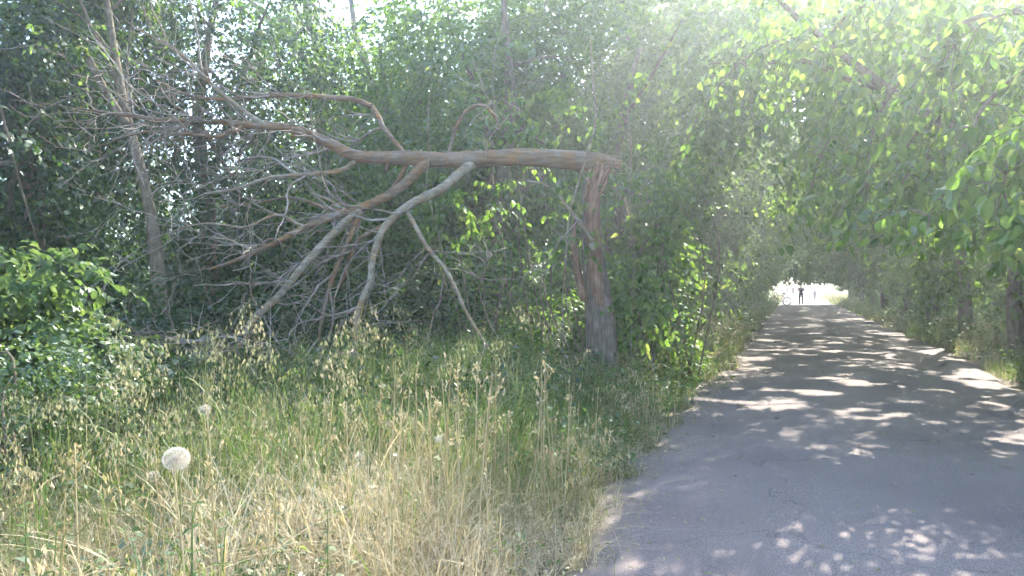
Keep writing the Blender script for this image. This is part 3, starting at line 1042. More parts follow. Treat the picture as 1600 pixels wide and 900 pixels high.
# ------------------------------------------------------------------ the snapped tree
def build_snapped():
    rs = np.random.default_rng(77)
    base = P(942, 600, 11.0)
    base[2] = gz(base[0], base[1]) - .06
    root = thing('snapped_tree', 'snapped tree, its dead stem folded over level and leafless limbs reaching the grass', 'tree', base)

    def tub(name, pts, rad, n=20, sides=12, mat=M_bark_fall, wob=.05, f=2.0, parent=root):
        q, ra = smooth_path(pts, rad, n)
        w_ = wobble(q, wob, f, rs.uniform(0, 25))
        q = q + (w_ - q) * np.clip(np.linspace(0, 5, n), 0, 1)[:, None]
        ra = ra * (1 + .12 * (vnoise(q * 3, 1.5, 2.) - .5))
        return link(name, tube_mesh(name, [(q, ra)], sides, base), mat, parent), (q, ra)

    # standing trunk with a fluted, flared foot
    q, ra = smooth_path([base, P(942, 590, 11), P(938, 500, 11), P(930, 420, 11), P(925, 340, 11), P(924, 296, 11), P(926, 262, 11)],
                        [.30, .235, .205, .165, .135, .12, .10], 40)
    q[1:] = wobble(q[1:], .05, 1.4, 3.)
    sides = 28
    co, ff, ls = tube_arrays([(q, ra)], sides)
    ang = np.tile(np.arange(sides) / sides * 2 * np.pi, len(q))
    hgt = np.repeat(np.linspace(0, 1, len(q)), sides)
    cen = np.repeat(q, sides, 0)
    fl = 1 + (.10 * np.sin(ang * 5 + 1.) + .05 * np.sin(ang * 9 + hgt * 3)) * (1.1 - hgt) + .06 * (vnoise(co, 5., 1.) - .5)
    co = cen + (co - cen) * fl[:, None]
    tr = link('trunk', np_mesh('trunk', co - base, ff, ls, smooth=True), bark_mat('grey_bark', (.12, .09, .07), (.20, .16, .125), (.28, .235, .19), 5.0, 26.0, .9), root)
    # torn, bark-stripped upper half of the standing trunk, a shell on its camera side and a second torn strip beside it
    tub('torn_strip', [P(912, 470, 10.85), P(904, 430, 10.85), P(897, 380, 10.88), P(899, 340, 10.9)], [.055, .055, .045, .015], 16, 9, M_bark_red, .05)
    tub('stripped_wood', [P(936, 478, 10.86), P(930, 420, 10.87), P(925, 345, 10.9), P(925, 290, 10.92), P(928, 262, 10.95)], [.08, .10, .10, .085, .06], 18, 12, M_bark_red, .03)
    # splinters where it broke
    for k_ in range(16):
        a = P(915 + rs.uniform(-10, 28), 268 + rs.uniform(-6, 8), 11 + rs.uniform(-.12, .1))
        d = norm(np.array([rs.uniform(-.2, .6), rs.uniform(-.3, .3), rs.uniform(.3, 1.2) * (1 if k_ % 2 else -.4)]))
        L_ = rs.uniform(.10, .36)
        link('splinter', tube_mesh('splinter', [(np.array([a, a + d * L_ * .6, a + d * L_]), [.022, .014, .002])], 4, base, False), M_split, root)
    # the fallen stem
    S, (sq, sr) = tub('fallen_stem', [P(958, 258, 10.95), P(935, 253, 10.95), P(880, 249, 10.9), P(800, 246, 10.85), P(700, 250, 10.75), P(640, 248, 10.7), P(560, 244, 10.6),
                                      P(505, 218, 10.5), P(450, 199, 10.45), P(380, 194, 10.4), P(320, 190, 10.3), P(250, 185, 10.25), P(185, 178, 10.2), P(120, 168, 10.1)],
                      [.07, .135, .135, .122, .110, .100, .086, .068, .056, .046, .036, .027, .018, .008], 90, 16, M_bark_fall, .06)
    for k_ in range(14):                      # the stem's own ragged end
        a = P(945 + rs.uniform(-18, 10), 255 + rs.uniform(-10, 13), 10.93 + rs.uniform(-.1, .1))
        d = norm(np.array([rs.uniform(.6, 1.2), rs.uniform(-.2, .2), rs.uniform(-.35, .15)]))
        L_ = rs.uniform(.08, .30)
        link('splinter', tube_mesh('splinter', [(np.array([a, a + d * L_ * .6, a + d * L_]), [.028, .016, .002])], 4, base, False), M_split, root)
    for k_ in range(9):
        a = P(914 + k_ * 3.2, 292 + rs.uniform(-8, 22), 10.9 + rs.uniform(-.06, .08))
        e = P(916 + k_ * 4.5, 254 + rs.uniform(-4, 6), 10.9 + rs.uniform(-.08, .06))
        m_ = (a + e) / 2 + np.array([rs.uniform(.0, .06), -rs.uniform(.02, .07), 0])
        q_, r_ = smooth_path([a, m_, e], [.018, .03, .022], 9)
        link('torn_fibre', tube_mesh('torn_fibre', [(q_, r_)], 6, base), M_split if k_ % 2 else M_bark_red, root)
    main = [(sq, sr)]
    limbs = [
        ([P(668, 252, 10.7), P(640, 282, 10.55), P(605, 308, 10.4), P(560, 328, 10.3), P(480, 350, 10.1), P(420, 380, 9.9), P(370, 405, 9.8), P(325, 422, 9.7)], [.078, .07, .063, .053, .043, .036, .027, .015], M_bark_fall),
        ([P(560, 328, 10.3), P(520, 365, 10.1), P(470, 420, 9.8), P(425, 468, 9.6), P(392, 502, 9.4), P(378, 530, 9.3), P(330, 556, 9.1), P(255, 585, 9.0)], [.055, .052, .05, .045, .04, .032, .024, .012], M_bark_pale),
        ([P(565, 330, 10.3), P(545, 375, 10.25), P(522, 430, 10.2), P(502, 490, 10.1), P(494, 560, 10.0), P(490, 640, 9.9)], [.04, .036, .034, .03, .026, .022], M_bark_fall),
        ([P(742, 252, 10.8), P(715, 275, 10.6), P(690, 295, 10.4), P(635, 322, 10.15), P(600, 355, 10.0), P(582, 400, 9.9), P(576, 440, 9.8), P(556, 490, 9.7), P(550, 560, 9.55), P(547, 660, 9.4)], [.076, .07, .064, .058, .05, .046, .042, .038, .033, .026], M_bark_pale),
        ([P(632, 325, 10.15), P(655, 358, 10.1), P(682, 405, 10.0), P(705, 450, 9.95), P(735, 500, 9.9), P(768, 552, 9.8)], [.034, .03, .027, .024, .02, .014], M_bark_pale),
        ([P(610, 345, 10.05), P(560, 378, 10.2), P(545, 420, 10.3), P(520, 470, 10.3)], [.03, .026, .02, .012], M_bark_fall),
        ([P(562, 246, 10.6), P(535, 266, 10.5), P(480, 273, 10.4), P(430, 278, 10.3), P(380, 290, 10.2), P(320, 300, 10.1)], [.04, .036, .03, .026, .02, .012], M_bark_pale),
        ([P(640, 248, 10.7), P(610, 300, 10.9), P(540, 330, 11.2), P(440, 310, 11.4), P(330, 330, 11.6)], [.04, .034, .028, .02, .01], M_bark_fall),
        ([P(578, 166, 11.2), P(555, 156, 11.1), P(500, 154, 11.0), P(430, 151, 10.9), P(360, 156, 10.8), P(300, 150, 10.7), P(240, 125, 10.6)], [.04, .04, .038, .035, .03, .022, .012], M_bark_fall),
        ([P(640, 246, 10.7), P(622, 225, 10.9), P(600, 200, 11.0), P(588, 180, 11.1), P(578, 166, 11.2)], [.026, .03, .034, .037, .04], M_bark_fall),
        ([P(415, 196, 10.42), P(360, 160, 10.3), P(315, 120, 10.2), P(285, 92, 10.1), P(255, 68, 10.0), P(215, 45, 9.95)], [.036, .03, .025, .02, .015, .008], M_bark_pale),
        ([P(700, 246, 10.75), P(708, 205, 10.7), P(728, 172, 10.65), P(752, 163, 10.6), P(772, 182, 10.6), P(778, 206, 10.6)], [.028, .027, .025, .024, .022, .012], M_bark_fall),
        ([P(757, 244, 10.7), P(770, 215, 10.6), P(792, 188, 10.6), P(830, 163, 10.5)], [.016, .014, .012, .006], M_bark_pale),
        ([P(820, 282, 10.5), P(862, 294, 10.45), P(885, 322, 10.45), P(908, 352, 10.5), P(926, 378, 10.6)], [.012, .018, .022, .026, .03], M_bark_pale),
        ([P(300, 190, 10.3), P(262, 205, 10.2), P(220, 212, 10.1), P(170, 222, 10.0)], [.03, .024, .018, .008], M_bark_pale),
        ([P(470, 352, 10.1), P(430, 340, 10.0), P(380, 355, 9.9), P(320, 350, 9.8), P(250, 370, 9.7)], [.022, .02, .017, .013, .006], M_bark_pale),
        ([P(385, 194, 10.4), P(340, 215, 10.3), P(270, 210, 10.2), P(230, 225, 10.1)], [.03, .026, .02, .010], M_bark_fall),
    ]
    for pts, rad, mt in limbs:
        o, pr = tub('limb', pts, rad, 34, 9, mt, .10, 1.8)
        main.append(pr)
    # sawn branch end on the trunk: a pale round face
    c = P(927, 386, 10.62)
    link('cut_end', tube_mesh('cut_end', [(np.array([c + [0, .08, .03], c, c - [0, .004, 0]]), [.055, .052, .03])], 12, base), plain('cut_wood', (.30, .26, .22)), root)
    for bi, (q, ra) in enumerate(main):
        for _ in range(7 if bi == 0 else 2):
            i = int(rs.uniform(.15, .8) * len(q))
            if ra[i] < .02:
                continue
            d = norm(np.cross(norm(q[i + 1] - q[i - 1]), rs.normal(size=3)) + np.array([-.2, -.3, 0]))
            L_ = ra[i] * rs.uniform(1.3, 2.6)
            link('snapped_stub', tube_mesh('snapped_stub', [(np.array([q[i], q[i] + d * ra[i] * .95, q[i] + d * L_]), [ra[i] * .7, ra[i] * .42, ra[i] * .3])], 7, base), M_bark_pale if bi else M_bark_fall, root)
    # dead branches: crooked shoots off the limbs, larger ones singly, the fine ones as a tangle
    big, fine = [], []

    def shoot(p, d, L_, r, n, sag):
        pts = [p]
        dd = d.copy()
        for _ in range(n - 1):
            dd = norm(dd + rs.normal(size=3) * .15 + np.array([0, 0, sag]))
            pts.append(pts[-1] + dd * L_ / (n - 1))
        return np.array(pts), np.linspace(r, r * .25, n)

    def dirfor(q, i):
        T = norm(q[min(i + 1, len(q) - 1)] - q[max(i - 1, 0)])
        side = norm(np.cross(T, rs.normal(size=3)))
        return norm(T * rs.uniform(.3, 1.0) + side * .8 + np.array([-.25, -.05, 0]))

    for bi, (q, ra) in enumerate(main):
        L_tot = np.linalg.norm(np.diff(q, axis=0), axis=1).sum()
        start = .5 if bi == 0 else .3
        n_b = int(L_tot * (4.4 if bi == 0 else 3.3))
        if bi in (12, 13, 14):
            n_b = 2
        for _ in range(n_b):
            i = int(np.clip(rs.uniform(start, 1) * len(q), 1, len(q) - 2))
            r = min(.016, ra[i] * .5) * rs.uniform(.5, 1)
            b_ = shoot(q[i], dirfor(q, i), rs.uniform(.7, 2.1), r, 14, rs.uniform(-.07, .07))
            big.append(b_)
    big = [b_ for b_ in big if 800 + FPX * b_[0][-1, 0] / b_[0][-1, 1] > 85]
    for q, ra in list(big):
        for _ in range(rs.integers(2, 5)):
            i = rs.integers(2, len(q) - 1)
            fine.append(shoot(q[i], dirfor(q, i), rs.uniform(.3, .9), ra[i] * .6, 9, rs.uniform(-.06, .06)))
    for q, ra in list(fine):
        for _ in range(rs.integers(0, 3)):
            i = rs.integers(2, len(q) - 1)
            fine.append(shoot(q[i], dirfor(q, i), rs.uniform(.15, .5), max(ra[i] * .6, .0022), 7, rs.uniform(-.06, .06)))
    gr = lambda q: q[:, 2].min() > .02
    for q, ra in big[:290]:
        link('branch', tube_mesh('branch', [(q, np.maximum(ra * 1.3, .0055))], 5, base), M_twig, root)
    link('twig_tangle', tube_mesh('twig_tangle', [(q, np.maximum(ra * 1.3, .0044)) for q, ra in fine + big[290:]], 4, base), M_twig, root, kind='stuff')
    # brushwood: the crushed crown lying on the ground at the left
    br = []
    for _ in range(110):
        px, dp = rs.uniform(120, 560), rs.uniform(8.2, 10.5)
        p = np.array([(px - 800) / FPX * dp, dp, rs.uniform(.15, 1.0)])
        br.append(shoot(p, norm(np.array([rs.normal(), rs.normal() * .5, rs.normal() * .45])), rs.uniform(.6, 1.6), rs.uniform(.005, .012), 10, rs.uniform(-.03, .03)))
    link('brushwood', tube_mesh('brushwood', br, 4, base), M_twig, root, kind='stuff')
    return root


build_snapped()

# lianas
for pts, rad, lab in [
    ([P(921, 60, 10.2), P(923, 110, 10.2), P(931, 170, 10.2), P(924, 220, 10.25), P(905, 285, 10.3), P(890, 340, 10.3), P(880, 460, 10.3), P(878, 600, 10.3)], [.010, .014, .016, .016, .015, .013, .01, .008],
     'pale liana hanging down across the broken end of the fallen stem'),
    ([P(980, 170, 10.6), P(984, 240, 10.6), P(982, 310, 10.6), P(990, 420, 10.7), P(986, 560, 10.7), P(986, 620, 10.7)], [.006, .008, .007, .006, .006, .006], 'thin vine dangling to the right of the snapped trunk'),
    ([P(672, 130, 10.2), P(668, 190, 10.2), P(671, 240, 10.2), P(668, 300, 10.2), P(690, 380, 10.2), P(720, 520, 10.2), P(725, 640, 10.2)], [.005, .007, .008, .007, .006, .005, .005], 'thin crooked vine crossing the middle of the fallen stem'),
]:
    b = np.array(pts[-1])
    r_ = thing('hanging_vine', lab, 'vine', b, 'vines about the fallen tree')
    q, ra = smooth_path(pts, rad, 34)
    link('stem', tube_mesh('stem', [(wobble(q, .06, 2.5, b[0]), ra)], 6, b), M_bark_pale, r_)


# ------------------------------------------------------------------ grass and weeds
def blades(name, pos, h, w, bend, tint, rs, segs=3, mat=None):
    n = len(pos)
    az = rs.uniform(0, 2 * np.pi, n)
    ld = np.stack([np.cos(az), np.sin(az), az * 0], -1)
    wa = az + np.pi / 2 + rs.normal(size=n) * .5
    wd = np.stack([np.cos(wa), np.sin(wa), az * 0], -1)
    us = np.linspace(0, 1, segs + 1)
    rows = []
    for u in us:
        c = pos + ld * (bend * h * u ** 2)[:, None]
        c = c + np.array([0, 0, 1.0]) * (h * (u - .38 * np.clip(bend, 0, 1.2) * u ** 2.4))[:, None]
        if u < 1:
            ww = (w * (1 - .75 * u) * .5)[:, None]
            rows += [c - wd * ww, c + wd * ww]
        else:
            rows += [c]
    co = np.stack(rows, 1)
    faces = [[2 * i, 2 * i + 1, 2 * i + 3, 2 * i + 2] for i in range(segs - 1)] + [[2 * segs - 2, 2 * segs - 1, 2 * segs]]
    ff, ls = repeat_template(n, co.shape[1], faces)
    me = np_mesh(name, co.reshape(-1, 3), ff, ls, np.repeat(np.clip(tint, 0, 1), co.shape[1]))
    return link(name, me, mat or M_grass, kind='stuff')


def scatter(n, s0, s1, t0, t1, rs, clump=.0, f=1.2):
    s = rs.uniform(s0, s1, n)
    t = rs.uniform(t0, t1, n)
    p = s[:, None] * RR + t[:, None] * RD
    p = np.concatenate([p, np.zeros((n, 1))], 1)
    k_ = vnoise(p, f, 4.4) > clump
    k_ &= np.hypot(p[:, 0], p[:, 1]) > 1.15
    p = p[k_]
    p[:, 2] = ground_z(p[:, 0], p[:, 1]) - .01
    return p


def edge_ok(p, rs):
    s, t = to_st(p)
    q = np.stack([t, t * 0, t * 0], -1)
    le = ROAD_L + .40 * (vnoise(q, .55, 3.) - .5) + .30 * (vnoise(q, 2.3, 7.) - .5)
    re = ROAD_R + .4 * (vnoise(q, .45, 13.) - .5) + .16 * (vnoise(q, 2.1, 17.) - .5)
    return (s < le - .01 + rs.exponential(.11, len(p)) * (rs.random(len(p)) < .4)) | (s > re)


rg = np.random.default_rng(12)
# dry fine grass nearest the viewer: low, tangled, bleached
p = scatter(44000, -5.4, -.98, .8, 8.5, rg, .30, 2.2)
p = p[edge_ok(p, rg)]
s_, t_ = to_st(p)
n = len(p)
edge = np.clip((-1.1 - s_) / 1.4, 0, 1)
front = np.clip((5.8 - t_) / 2.0, 0, 1)
hh = (rg.uniform(.08, .26, n) + rg.uniform(.03, .30, n) * edge) * (.75 + .5 * vnoise(p, 2.6, 3.1)) * (1 + .7 * ((t_ > 3.2) & (t_ < 6.5) & (s_ < -1.45) & (s_ > -3.2)))
dry = .55 + .42 * front - .42 * np.clip((-s_ - 2.5) / 1.4, 0, 1) + .55 * (vnoise(p, 1.3, 7.7) - .5) + rg.normal(size=n) * .17
blades('dry_grass', p, hh, rg.uniform(.0028, .007, n), rg.uniform(.1, 1.5, n), dry, rg)
# last year's stems, matted and lying every way
p = scatter(17000, -5.0, -.93, .8, 8.0, rg, .36, 1.8)
p = p[edge_ok(p, rg)]
n = len(p)
blades('matted_straw', p, rg.uniform(.10, .34, n), rg.uniform(.003, .007, n), rg.uniform(.9, 2.4, n), .86 + rg.normal(size=n) * .16, rg)
# taller green grass further in, in tussocks
p = scatter(46000, -10, -1.45, 3.9, 14, rg, .50, 1.6)
p = p[edge_ok(p, rg)]
s_, t_ = to_st(p)
n = len(p)
hh = rg.uniform(.3, 1.0, n) * np.clip(.42 + (-1.2 - s_) * .42, .3, 1.0) * (.6 + .8 * vnoise(p, 1.1, 9.9))
tint = .20 + .5 * (vnoise(p, .8, 1.1) - .5) + rg.normal(size=n) * .16 + .25 * np.clip((5.4 - t_) / 1.5, 0, 1)
blades('tall_grass', p, hh, rg.uniform(.004, .011, n), rg.uniform(.05, 1.0, n), tint, rg)

# coarse single blades and culms among it
p = scatter(2600, -6.5, -1.4, 1.8, 8.0, rg, .35, 1.0)
p = p[edge_ok(p, rg)]
s_, t_ = to_st(p)
n = len(p)
hh = rg.uniform(.35, .95, n) * np.clip(.35 + (-1.2 - s_) * .5, .3, 1.0)
blades('coarse_grass', p, hh, rg.uniform(.006, .015, n), rg.uniform(.1, 1.5, n), np.where(rg.random(n) < np.where(s_ > -3, .35, .6), rg.uniform(.1, .4, n), rg.uniform(.65, 1, n)), rg, 6)


def brome(name, n, s0, s1, t0, t1, h, rs, tint=.72):
    """nodding grass heads too many to count: thin culms bowing under bunches of narrow hanging husks"""
    p = scatter(n, s0, s1, t0, t1, rs, .45, 1.1)
    m = len(p)
    H = rs.uniform(*h, m) * (.7 + .6 * vnoise(p, .9, 5.))
    az = rs.uniform(0, 2 * np.pi, m)
    ld = np.stack([np.cos(az), np.sin(az), az * 0], -1)
    bend = rs.uniform(.15, .5, m)
    k_ = 16
    u = rs.uniform(.72, 1.0, (m, k_))
    pos = p[:, None] + ld[:, None] * (bend[:, None] * H[:, None] * u ** 3)[..., None]
    pos[..., 2] += H[:, None] * (u - .3 * bend[:, None] * u ** 4)
    pos[..., :2] += rs.normal(size=(m, k_, 2)) * .03
    d = np.array([0, 0, -1.0]) + rs.normal(size=pos.shape) * .25 + ld[:, None] * .25
    ti = np.clip(rs.normal(tint, .16, m)[:, None] + rs.normal(size=(m, k_)) * .06, 0, 1)
    link(name, leaf_mesh(name, pos.reshape(-1, 3), d.reshape(-1, 3), rs.normal(size=(m * k_, 3)), rs.uniform(.024, .055, m * k_), ti.ravel(),
                         (LANCE[0] * [1, .9, 1], LANCE[1])), M_grass, kind='stuff')
    st2 = np.random.default_rng(3)
    culm = []
    uu = np.linspace(0, 1, 6)
    for j in range(m):
        c = p[j] + ld[j] * (bend[j] * H[j] * uu ** 3)[:, None]
        c[:, 2] += H[j] * (uu - .3 * bend[j] * uu ** 4)
        culm.append((c, np.linspace(.0022, .0008, 6)))
    co, ff, ls = tube_arrays(culm, 3, False)
    link('grass_culms', np_mesh('grass_culms', co, ff, ls, np.repeat(np.clip(rs.normal(tint - .1, .2, m), 0, 1), 18)), M_grass, kind='stuff')


brome('brome_heads', 650, -8.5, -1.7, 4.4, 9.5, (.5, 1.1), rg, .5)
brome('verge_grass_heads', 900, -3.3, -1.25, 7.5, 26, (.35, .9), rg, .74)
brome('dry_grass_heads', 620, -5.0, -1.35, 1.6, 6.0, (.28, .72), rg, .74)
# verges down the path
for side, (a, b) in (('left', (-4.2, -1.0)), ('right', (3.3, 7.0))):
    p = np.concatenate([scatter(30000, a, b, 8.5 if side == 'left' else 5, 30, rg, .3, .8), scatter(16000, a, b, 30, 78, rg, .3, .5)])
    p = p[edge_ok(p, rg)]
    s_, t_ = to_st(p)
    n = len(p)
    d = np.maximum(-1.1 - s_, s_ - 3.4)
    hh = (rg.uniform(.2, .75, n)) * np.clip(.35 + d * .6, .3, 1.1)
    tint = .46 + .7 * (vnoise(p, .6, 3.3) - .5) + rg.normal(size=n) * .15
    blades('verge_grass', p, hh, rg.uniform(.004, .009, n) * (1 + t_ / 22), rg.uniform(.05, .8, n), tint, rg)
# the open sunny stretch
p = np.concatenate([scatter(14000, -16, -1.0, 76, 190, rg, .2, .3), scatter(14000, 3.3, 18, 74, 190, rg, .2, .3)])
p = p[edge_ok(p, rg)]
n = len(p)
blades('meadow_grass', p, rg.uniform(.3, 1.0, n), rg.uniform(.04, .09, n), rg.uniform(.05, .6, n), .66 + .12 * rg.normal(size=n), rg)


def weeds(name, n, s0, s1, t0, t1, size, h, rs, mat, tint0, spread=.14, tpl=LANCE, k=9):
    """leafy herbs: leaves set round short stems"""
    p = scatter(n, s0, s1, t0, t1, rs, .38, .9)
    p = p[edge_ok(p, rs)]
    m = len(p)
    H = rs.uniform(*h, m)
    u = rs.random((m, k))
    az = rs.uniform(0, 2 * np.pi, (m, k))
    o = np.stack([np.cos(az), np.sin(az), az * 0], -1)
    lean = np.concatenate([rs.normal(size=(m, 2)) * .25, np.zeros((m, 1))], 1)
    pos = p[:, None] + lean[:, None] * (u * H[:, None])[..., None] + o * (rs.random((m, k)) * spread)[..., None]
    pos[..., 2] += u * H[:, None]
    d = o + np.array([0, 0, .25]) + rs.normal(size=o.shape) * .3
    nn = np.array([0, 0, 1.0]) + rs.normal(size=o.shape) * .4
    sz = rs.uniform(*size, (m, k))
    ti = np.clip(rs.normal(tint0, .2, m)[:, None] + rs.normal(size=(m, k)) * .1, 0, 1)
    link(name, leaf_mesh(name, pos.reshape(-1, 3), d.reshape(-1, 3), nn.reshape(-1, 3), sz.ravel(), ti.ravel(), tpl), mat, kind='stuff')


weeds('weeds', 1500, -6, -1.3, 1.4, 9, (.025, .06), (.1, .4), rg, M_weed, .5)
weeds('edge_weeds', 900, -2.6, -1.32, 5.2, 17, (.03, .07), (.12, .55), rg, M_weed, .4, .14, RHOMB)
weeds('foreground_weeds', 2000, -5.6, -2.2, 1.2, 6, (.03, .075), (.08, .38), rg, M_shrub, .6, .12, RHOMB)
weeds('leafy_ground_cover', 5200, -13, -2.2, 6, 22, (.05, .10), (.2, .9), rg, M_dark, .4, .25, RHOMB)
weeds('verge_weeds', 4200, -4.5, -1.1, 9, 76, (.06, .12), (.15, .8), rg, M_weed, .5, .2, RHOMB)
weeds('shaded_verge_weeds', 4200, 3.4, 9, 5, 76, (.06, .12), (.15, .8), rg, M_weed, .42, .2, RHOMB)

# fallen leaves and straw on the path's edge
n = 2600
t_ = rg.uniform(2.5, 26, n)
s_ = np.where(rg.random(n) < .7, ROAD_L + rg.exponential(.22, n) - .05, rg.uniform(ROAD_L, ROAD_R, n))
p = s_[:, None] * RR + t_[:, None] * RD
p = np.concatenate([p, np.full((n, 1), .052)], 1)
az = rg.uniform(0, 2 * np.pi, n)
link('leaf_litter', leaf_mesh('leaf_litter', p, np.stack([np.cos(az), np.sin(az), az * 0], -1), np.array([0, 0, 1.]) + rg.normal(size=(n, 3)) * .25,
                              rg.uniform(.02, .065, n), rg.uniform(.7, 1, n), LANCE), M_weed, kind='stuff')



# ------------------------------------------------------------------ single stalks that stand out of the grass
def copy_thing(proto, loc, rotz, scale, label, group):
    r = proto.copy()
    col.objects.link(r)
    r.location = [float(v) for v in loc]
    r.rotation_euler = (0, 0, rotz)
    r.scale = (scale,) * 3
    r['label'] = label
    r['group'] = group
    for ch in proto.children:
        c = ch.copy()
        col.objects.link(c)
        c.parent = r
    return r


def merge(parts):
    cos, ffs, lss = [], [], []
    vo = lo = 0
    for co, ff, ls in parts:
        cos.append(co)
        ffs.append(ff + vo)
        lss.append(ls + lo)
        vo += len(co)
        lo += len(ff)
    return np.concatenate(cos), np.concatenate(ffs), np.concatenate(lss)


def leaf_arrays(pos, d, n, size, tpl):
    d = norm(np.asarray(d, float))
    side = norm(np.cross(d, n))
    n = np.cross(side, d)
    V, F = tpl
    size = np.asarray(size)
    co = pos[:, None] + size[:, None, None] * (V[None, :, 0:1] * d[:, None] + V[None, :, 1:2] * side[:, None] + V[None, :, 2:3] * n[:, None])
    ff, ls = repeat_template(len(pos), len(V), F)
    return co.reshape(-1, 3), ff, ls


def blade_path(p0, d, L_, w, droop, n=8):
    u = np.linspace(0, 1, n)
    c = p0 + d * (L_ * u)[:, None]
    c[:, 2] -= droop * L_ * u ** 2
    sd = norm(np.cross(d, [0, 0, 1.0]))
    ww = (w * np.sin(np.pi * (.25 + .75 * u)) ** .7 + .0005)[:, None] * .5
    co = np.concatenate([c - sd * ww, c + sd * ww])
    i = np.arange(n - 1)
    ff = np.stack([i, i + 1, i + 1 + n, i + n], -1).ravel()
    return co, ff, np.arange(n - 1) * 4


def oat_proto(seed):
    """unit-height wild oat at the origin: stem, nodding panicle of hanging husks, leaf blades"""
    rs = np.random.default_rng(seed)
    root = thing('wild_oat', '', 'grass stalk', (0, 0, 0))
    bend = rs.uniform(.10, .28)
    q, ra = smooth_path([[0, 0, 0], [.01, 0, .45], [bend * .3, 0, .8], [bend, 0, 1.0]], [.0036, .0030, .0022, .0010], 22)
    link('stem', tube_mesh('stem', [(q, ra)], 5), M_stalk, root)
    ped, pos, dd = [], [], []
    for k_ in range(rs.integers(20, 30)):
        f = rs.uniform(.70, 1.0)
        p = q[int(f * 21)]
        az = rs.uniform(0, 2 * np.pi)
        out = np.array([math.cos(az), math.sin(az), .35])
        L_ = rs.uniform(.04, .13) * (1.35 - f)*1.6
        e = p + out * L_
        e2 = e + np.array([out[0] * .012, out[1] * .012, -.02])
        ped.append((np.array([p, p + out * L_ * .6 + [0, 0, .008], e, e2]), [.0006] * 4))
        for z in range(2):
            pos.append(e2)
            dd.append(np.array([rs.normal() * .22, rs.normal() * .22, -1.0]))
    n = len(pos)
    a = leaf_arrays(np.array(pos), np.array(dd), rs.normal(size=(n, 3)), rs.uniform(.026, .038, n), (LANCE[0] * [1, 1.1, 1], LANCE[1]))
    b = tube_arrays(ped, 3, False)
    link('panicle', np_mesh('panicle', *merge([a, b])), M_oat, root)
    for k_ in range(2):
        az = rs.uniform(0, 6.28)
        me = np_mesh('leaf_blade', *blade_path(q[int(rs.uniform(.2, .5) * 21)], norm(np.array([math.cos(az), math.sin(az), .9])), rs.uniform(.22, .38), .008, .55))
        link('leaf_blade', me, M_stalk, root)
    return root


def dry_proto(seed):
    """unit-height dry forb: stiff reddish straw stem with a few forks and small husks"""
    rs = np.random.default_rng(seed)
    root = thing('dry_stalk', '', 'dry stalk', (0, 0, 0))
    lean = rs.uniform(-.12, .12)
    q, ra = smooth_path([[0, 0, 0], [lean * .4, .01, .5], [lean, 0, 1.0]], [.0056, .0046, .0022], 14)
    link('stem', tube_mesh('stem', [(q, ra)], 5), M_straw, root)
    br, pos, dd = [], [], []
    for k_ in range(rs.integers(5, 10)):
        f = rs.uniform(.55, .98)
        p = q[int(f * 13)]
        az = rs.uniform(0, 6.28)
        d = norm(np.array([math.cos(az) * .5, math.sin(az) * .5, 1.0]))
        L_ = rs.uniform(.05, .16)
        br.append((np.array([p, p + d * L_ * .6, p + d * L_]), [.0012, .001, .0006]))
        for z in range(rs.integers(4, 8)):
            pos.append(p + d * L_ * rs.uniform(.45, 1.0))
            dd.append(d + rs.normal(size=3) * .7)
    n = len(pos)
    a = leaf_arrays(np.array(pos), np.array(dd), rs.normal(size=(n, 3)), rs.uniform(.014, .032, n), (RHOMB[0] * [1, .8, 1], RHOMB[1]))
    b = tube_arrays(br, 4, False)
    link('seed_head', np_mesh('seed_head', *merge([a, b])), M_straw, root)
    return root


def clear_proto(o):
    for c in list(o.children):
        bpy.data.objects.remove(c)
    bpy.data.objects.remove(o)


rd = np.random.default_rng(31)
oat_spots = [(238, 486, 5.6), (212, 545, 4.6), (330, 520, 6.2), (384, 462, 6.6), (402, 486, 6.0), (578, 470, 6.4), (553, 570, 5.0), (590, 500, 6.8),
             (192, 566, 4.4), (168, 606, 4.2), (322, 626, 3.8), (446, 520, 6.4), (768, 520, 6.8), (700, 500, 7.4), (856, 470, 7.6), (884, 494, 7.2),
             (48, 622, 4.0), (128, 606, 4.8), (482, 598, 5.2), (290, 560, 5.8), (640, 560, 6.0), (520, 540, 6.6), (372, 540, 5.4), (660, 470, 7.6), (12, 690, 3.4), (226, 520, 5.0), (250, 505, 5.2), (180, 585, 4.3), (205, 600, 4.3), (345, 500, 5.6), (566, 510, 5.6), (572, 540, 5.2), (425, 540, 5.6),
             (610, 500, 6.2), (740, 540, 6.0), (820, 520, 6.6), (500, 560, 5.4), (90, 600, 4.4), (310, 590, 4.6), (460, 640, 4.4), (540, 610, 4.6)]
oat_spots.sort()
protos = [oat_proto(900 + i) for i in range(6)]
for i, (px, py, dp) in enumerate(oat_spots):
    top = P(px, py, dp)
    g = gz(top[0], top[1])
    copy_thing(protos[i % 6], (top[0] - .12, top[1], g - .02), rd.uniform(0, 6.28), top[2] - g,
               f'tall wild oat stalk with drooping pale husks, {ORD[i]} oat stalk counted from the left', 'wild oats standing above the verge')
for o in protos:
    clear_proto(o)
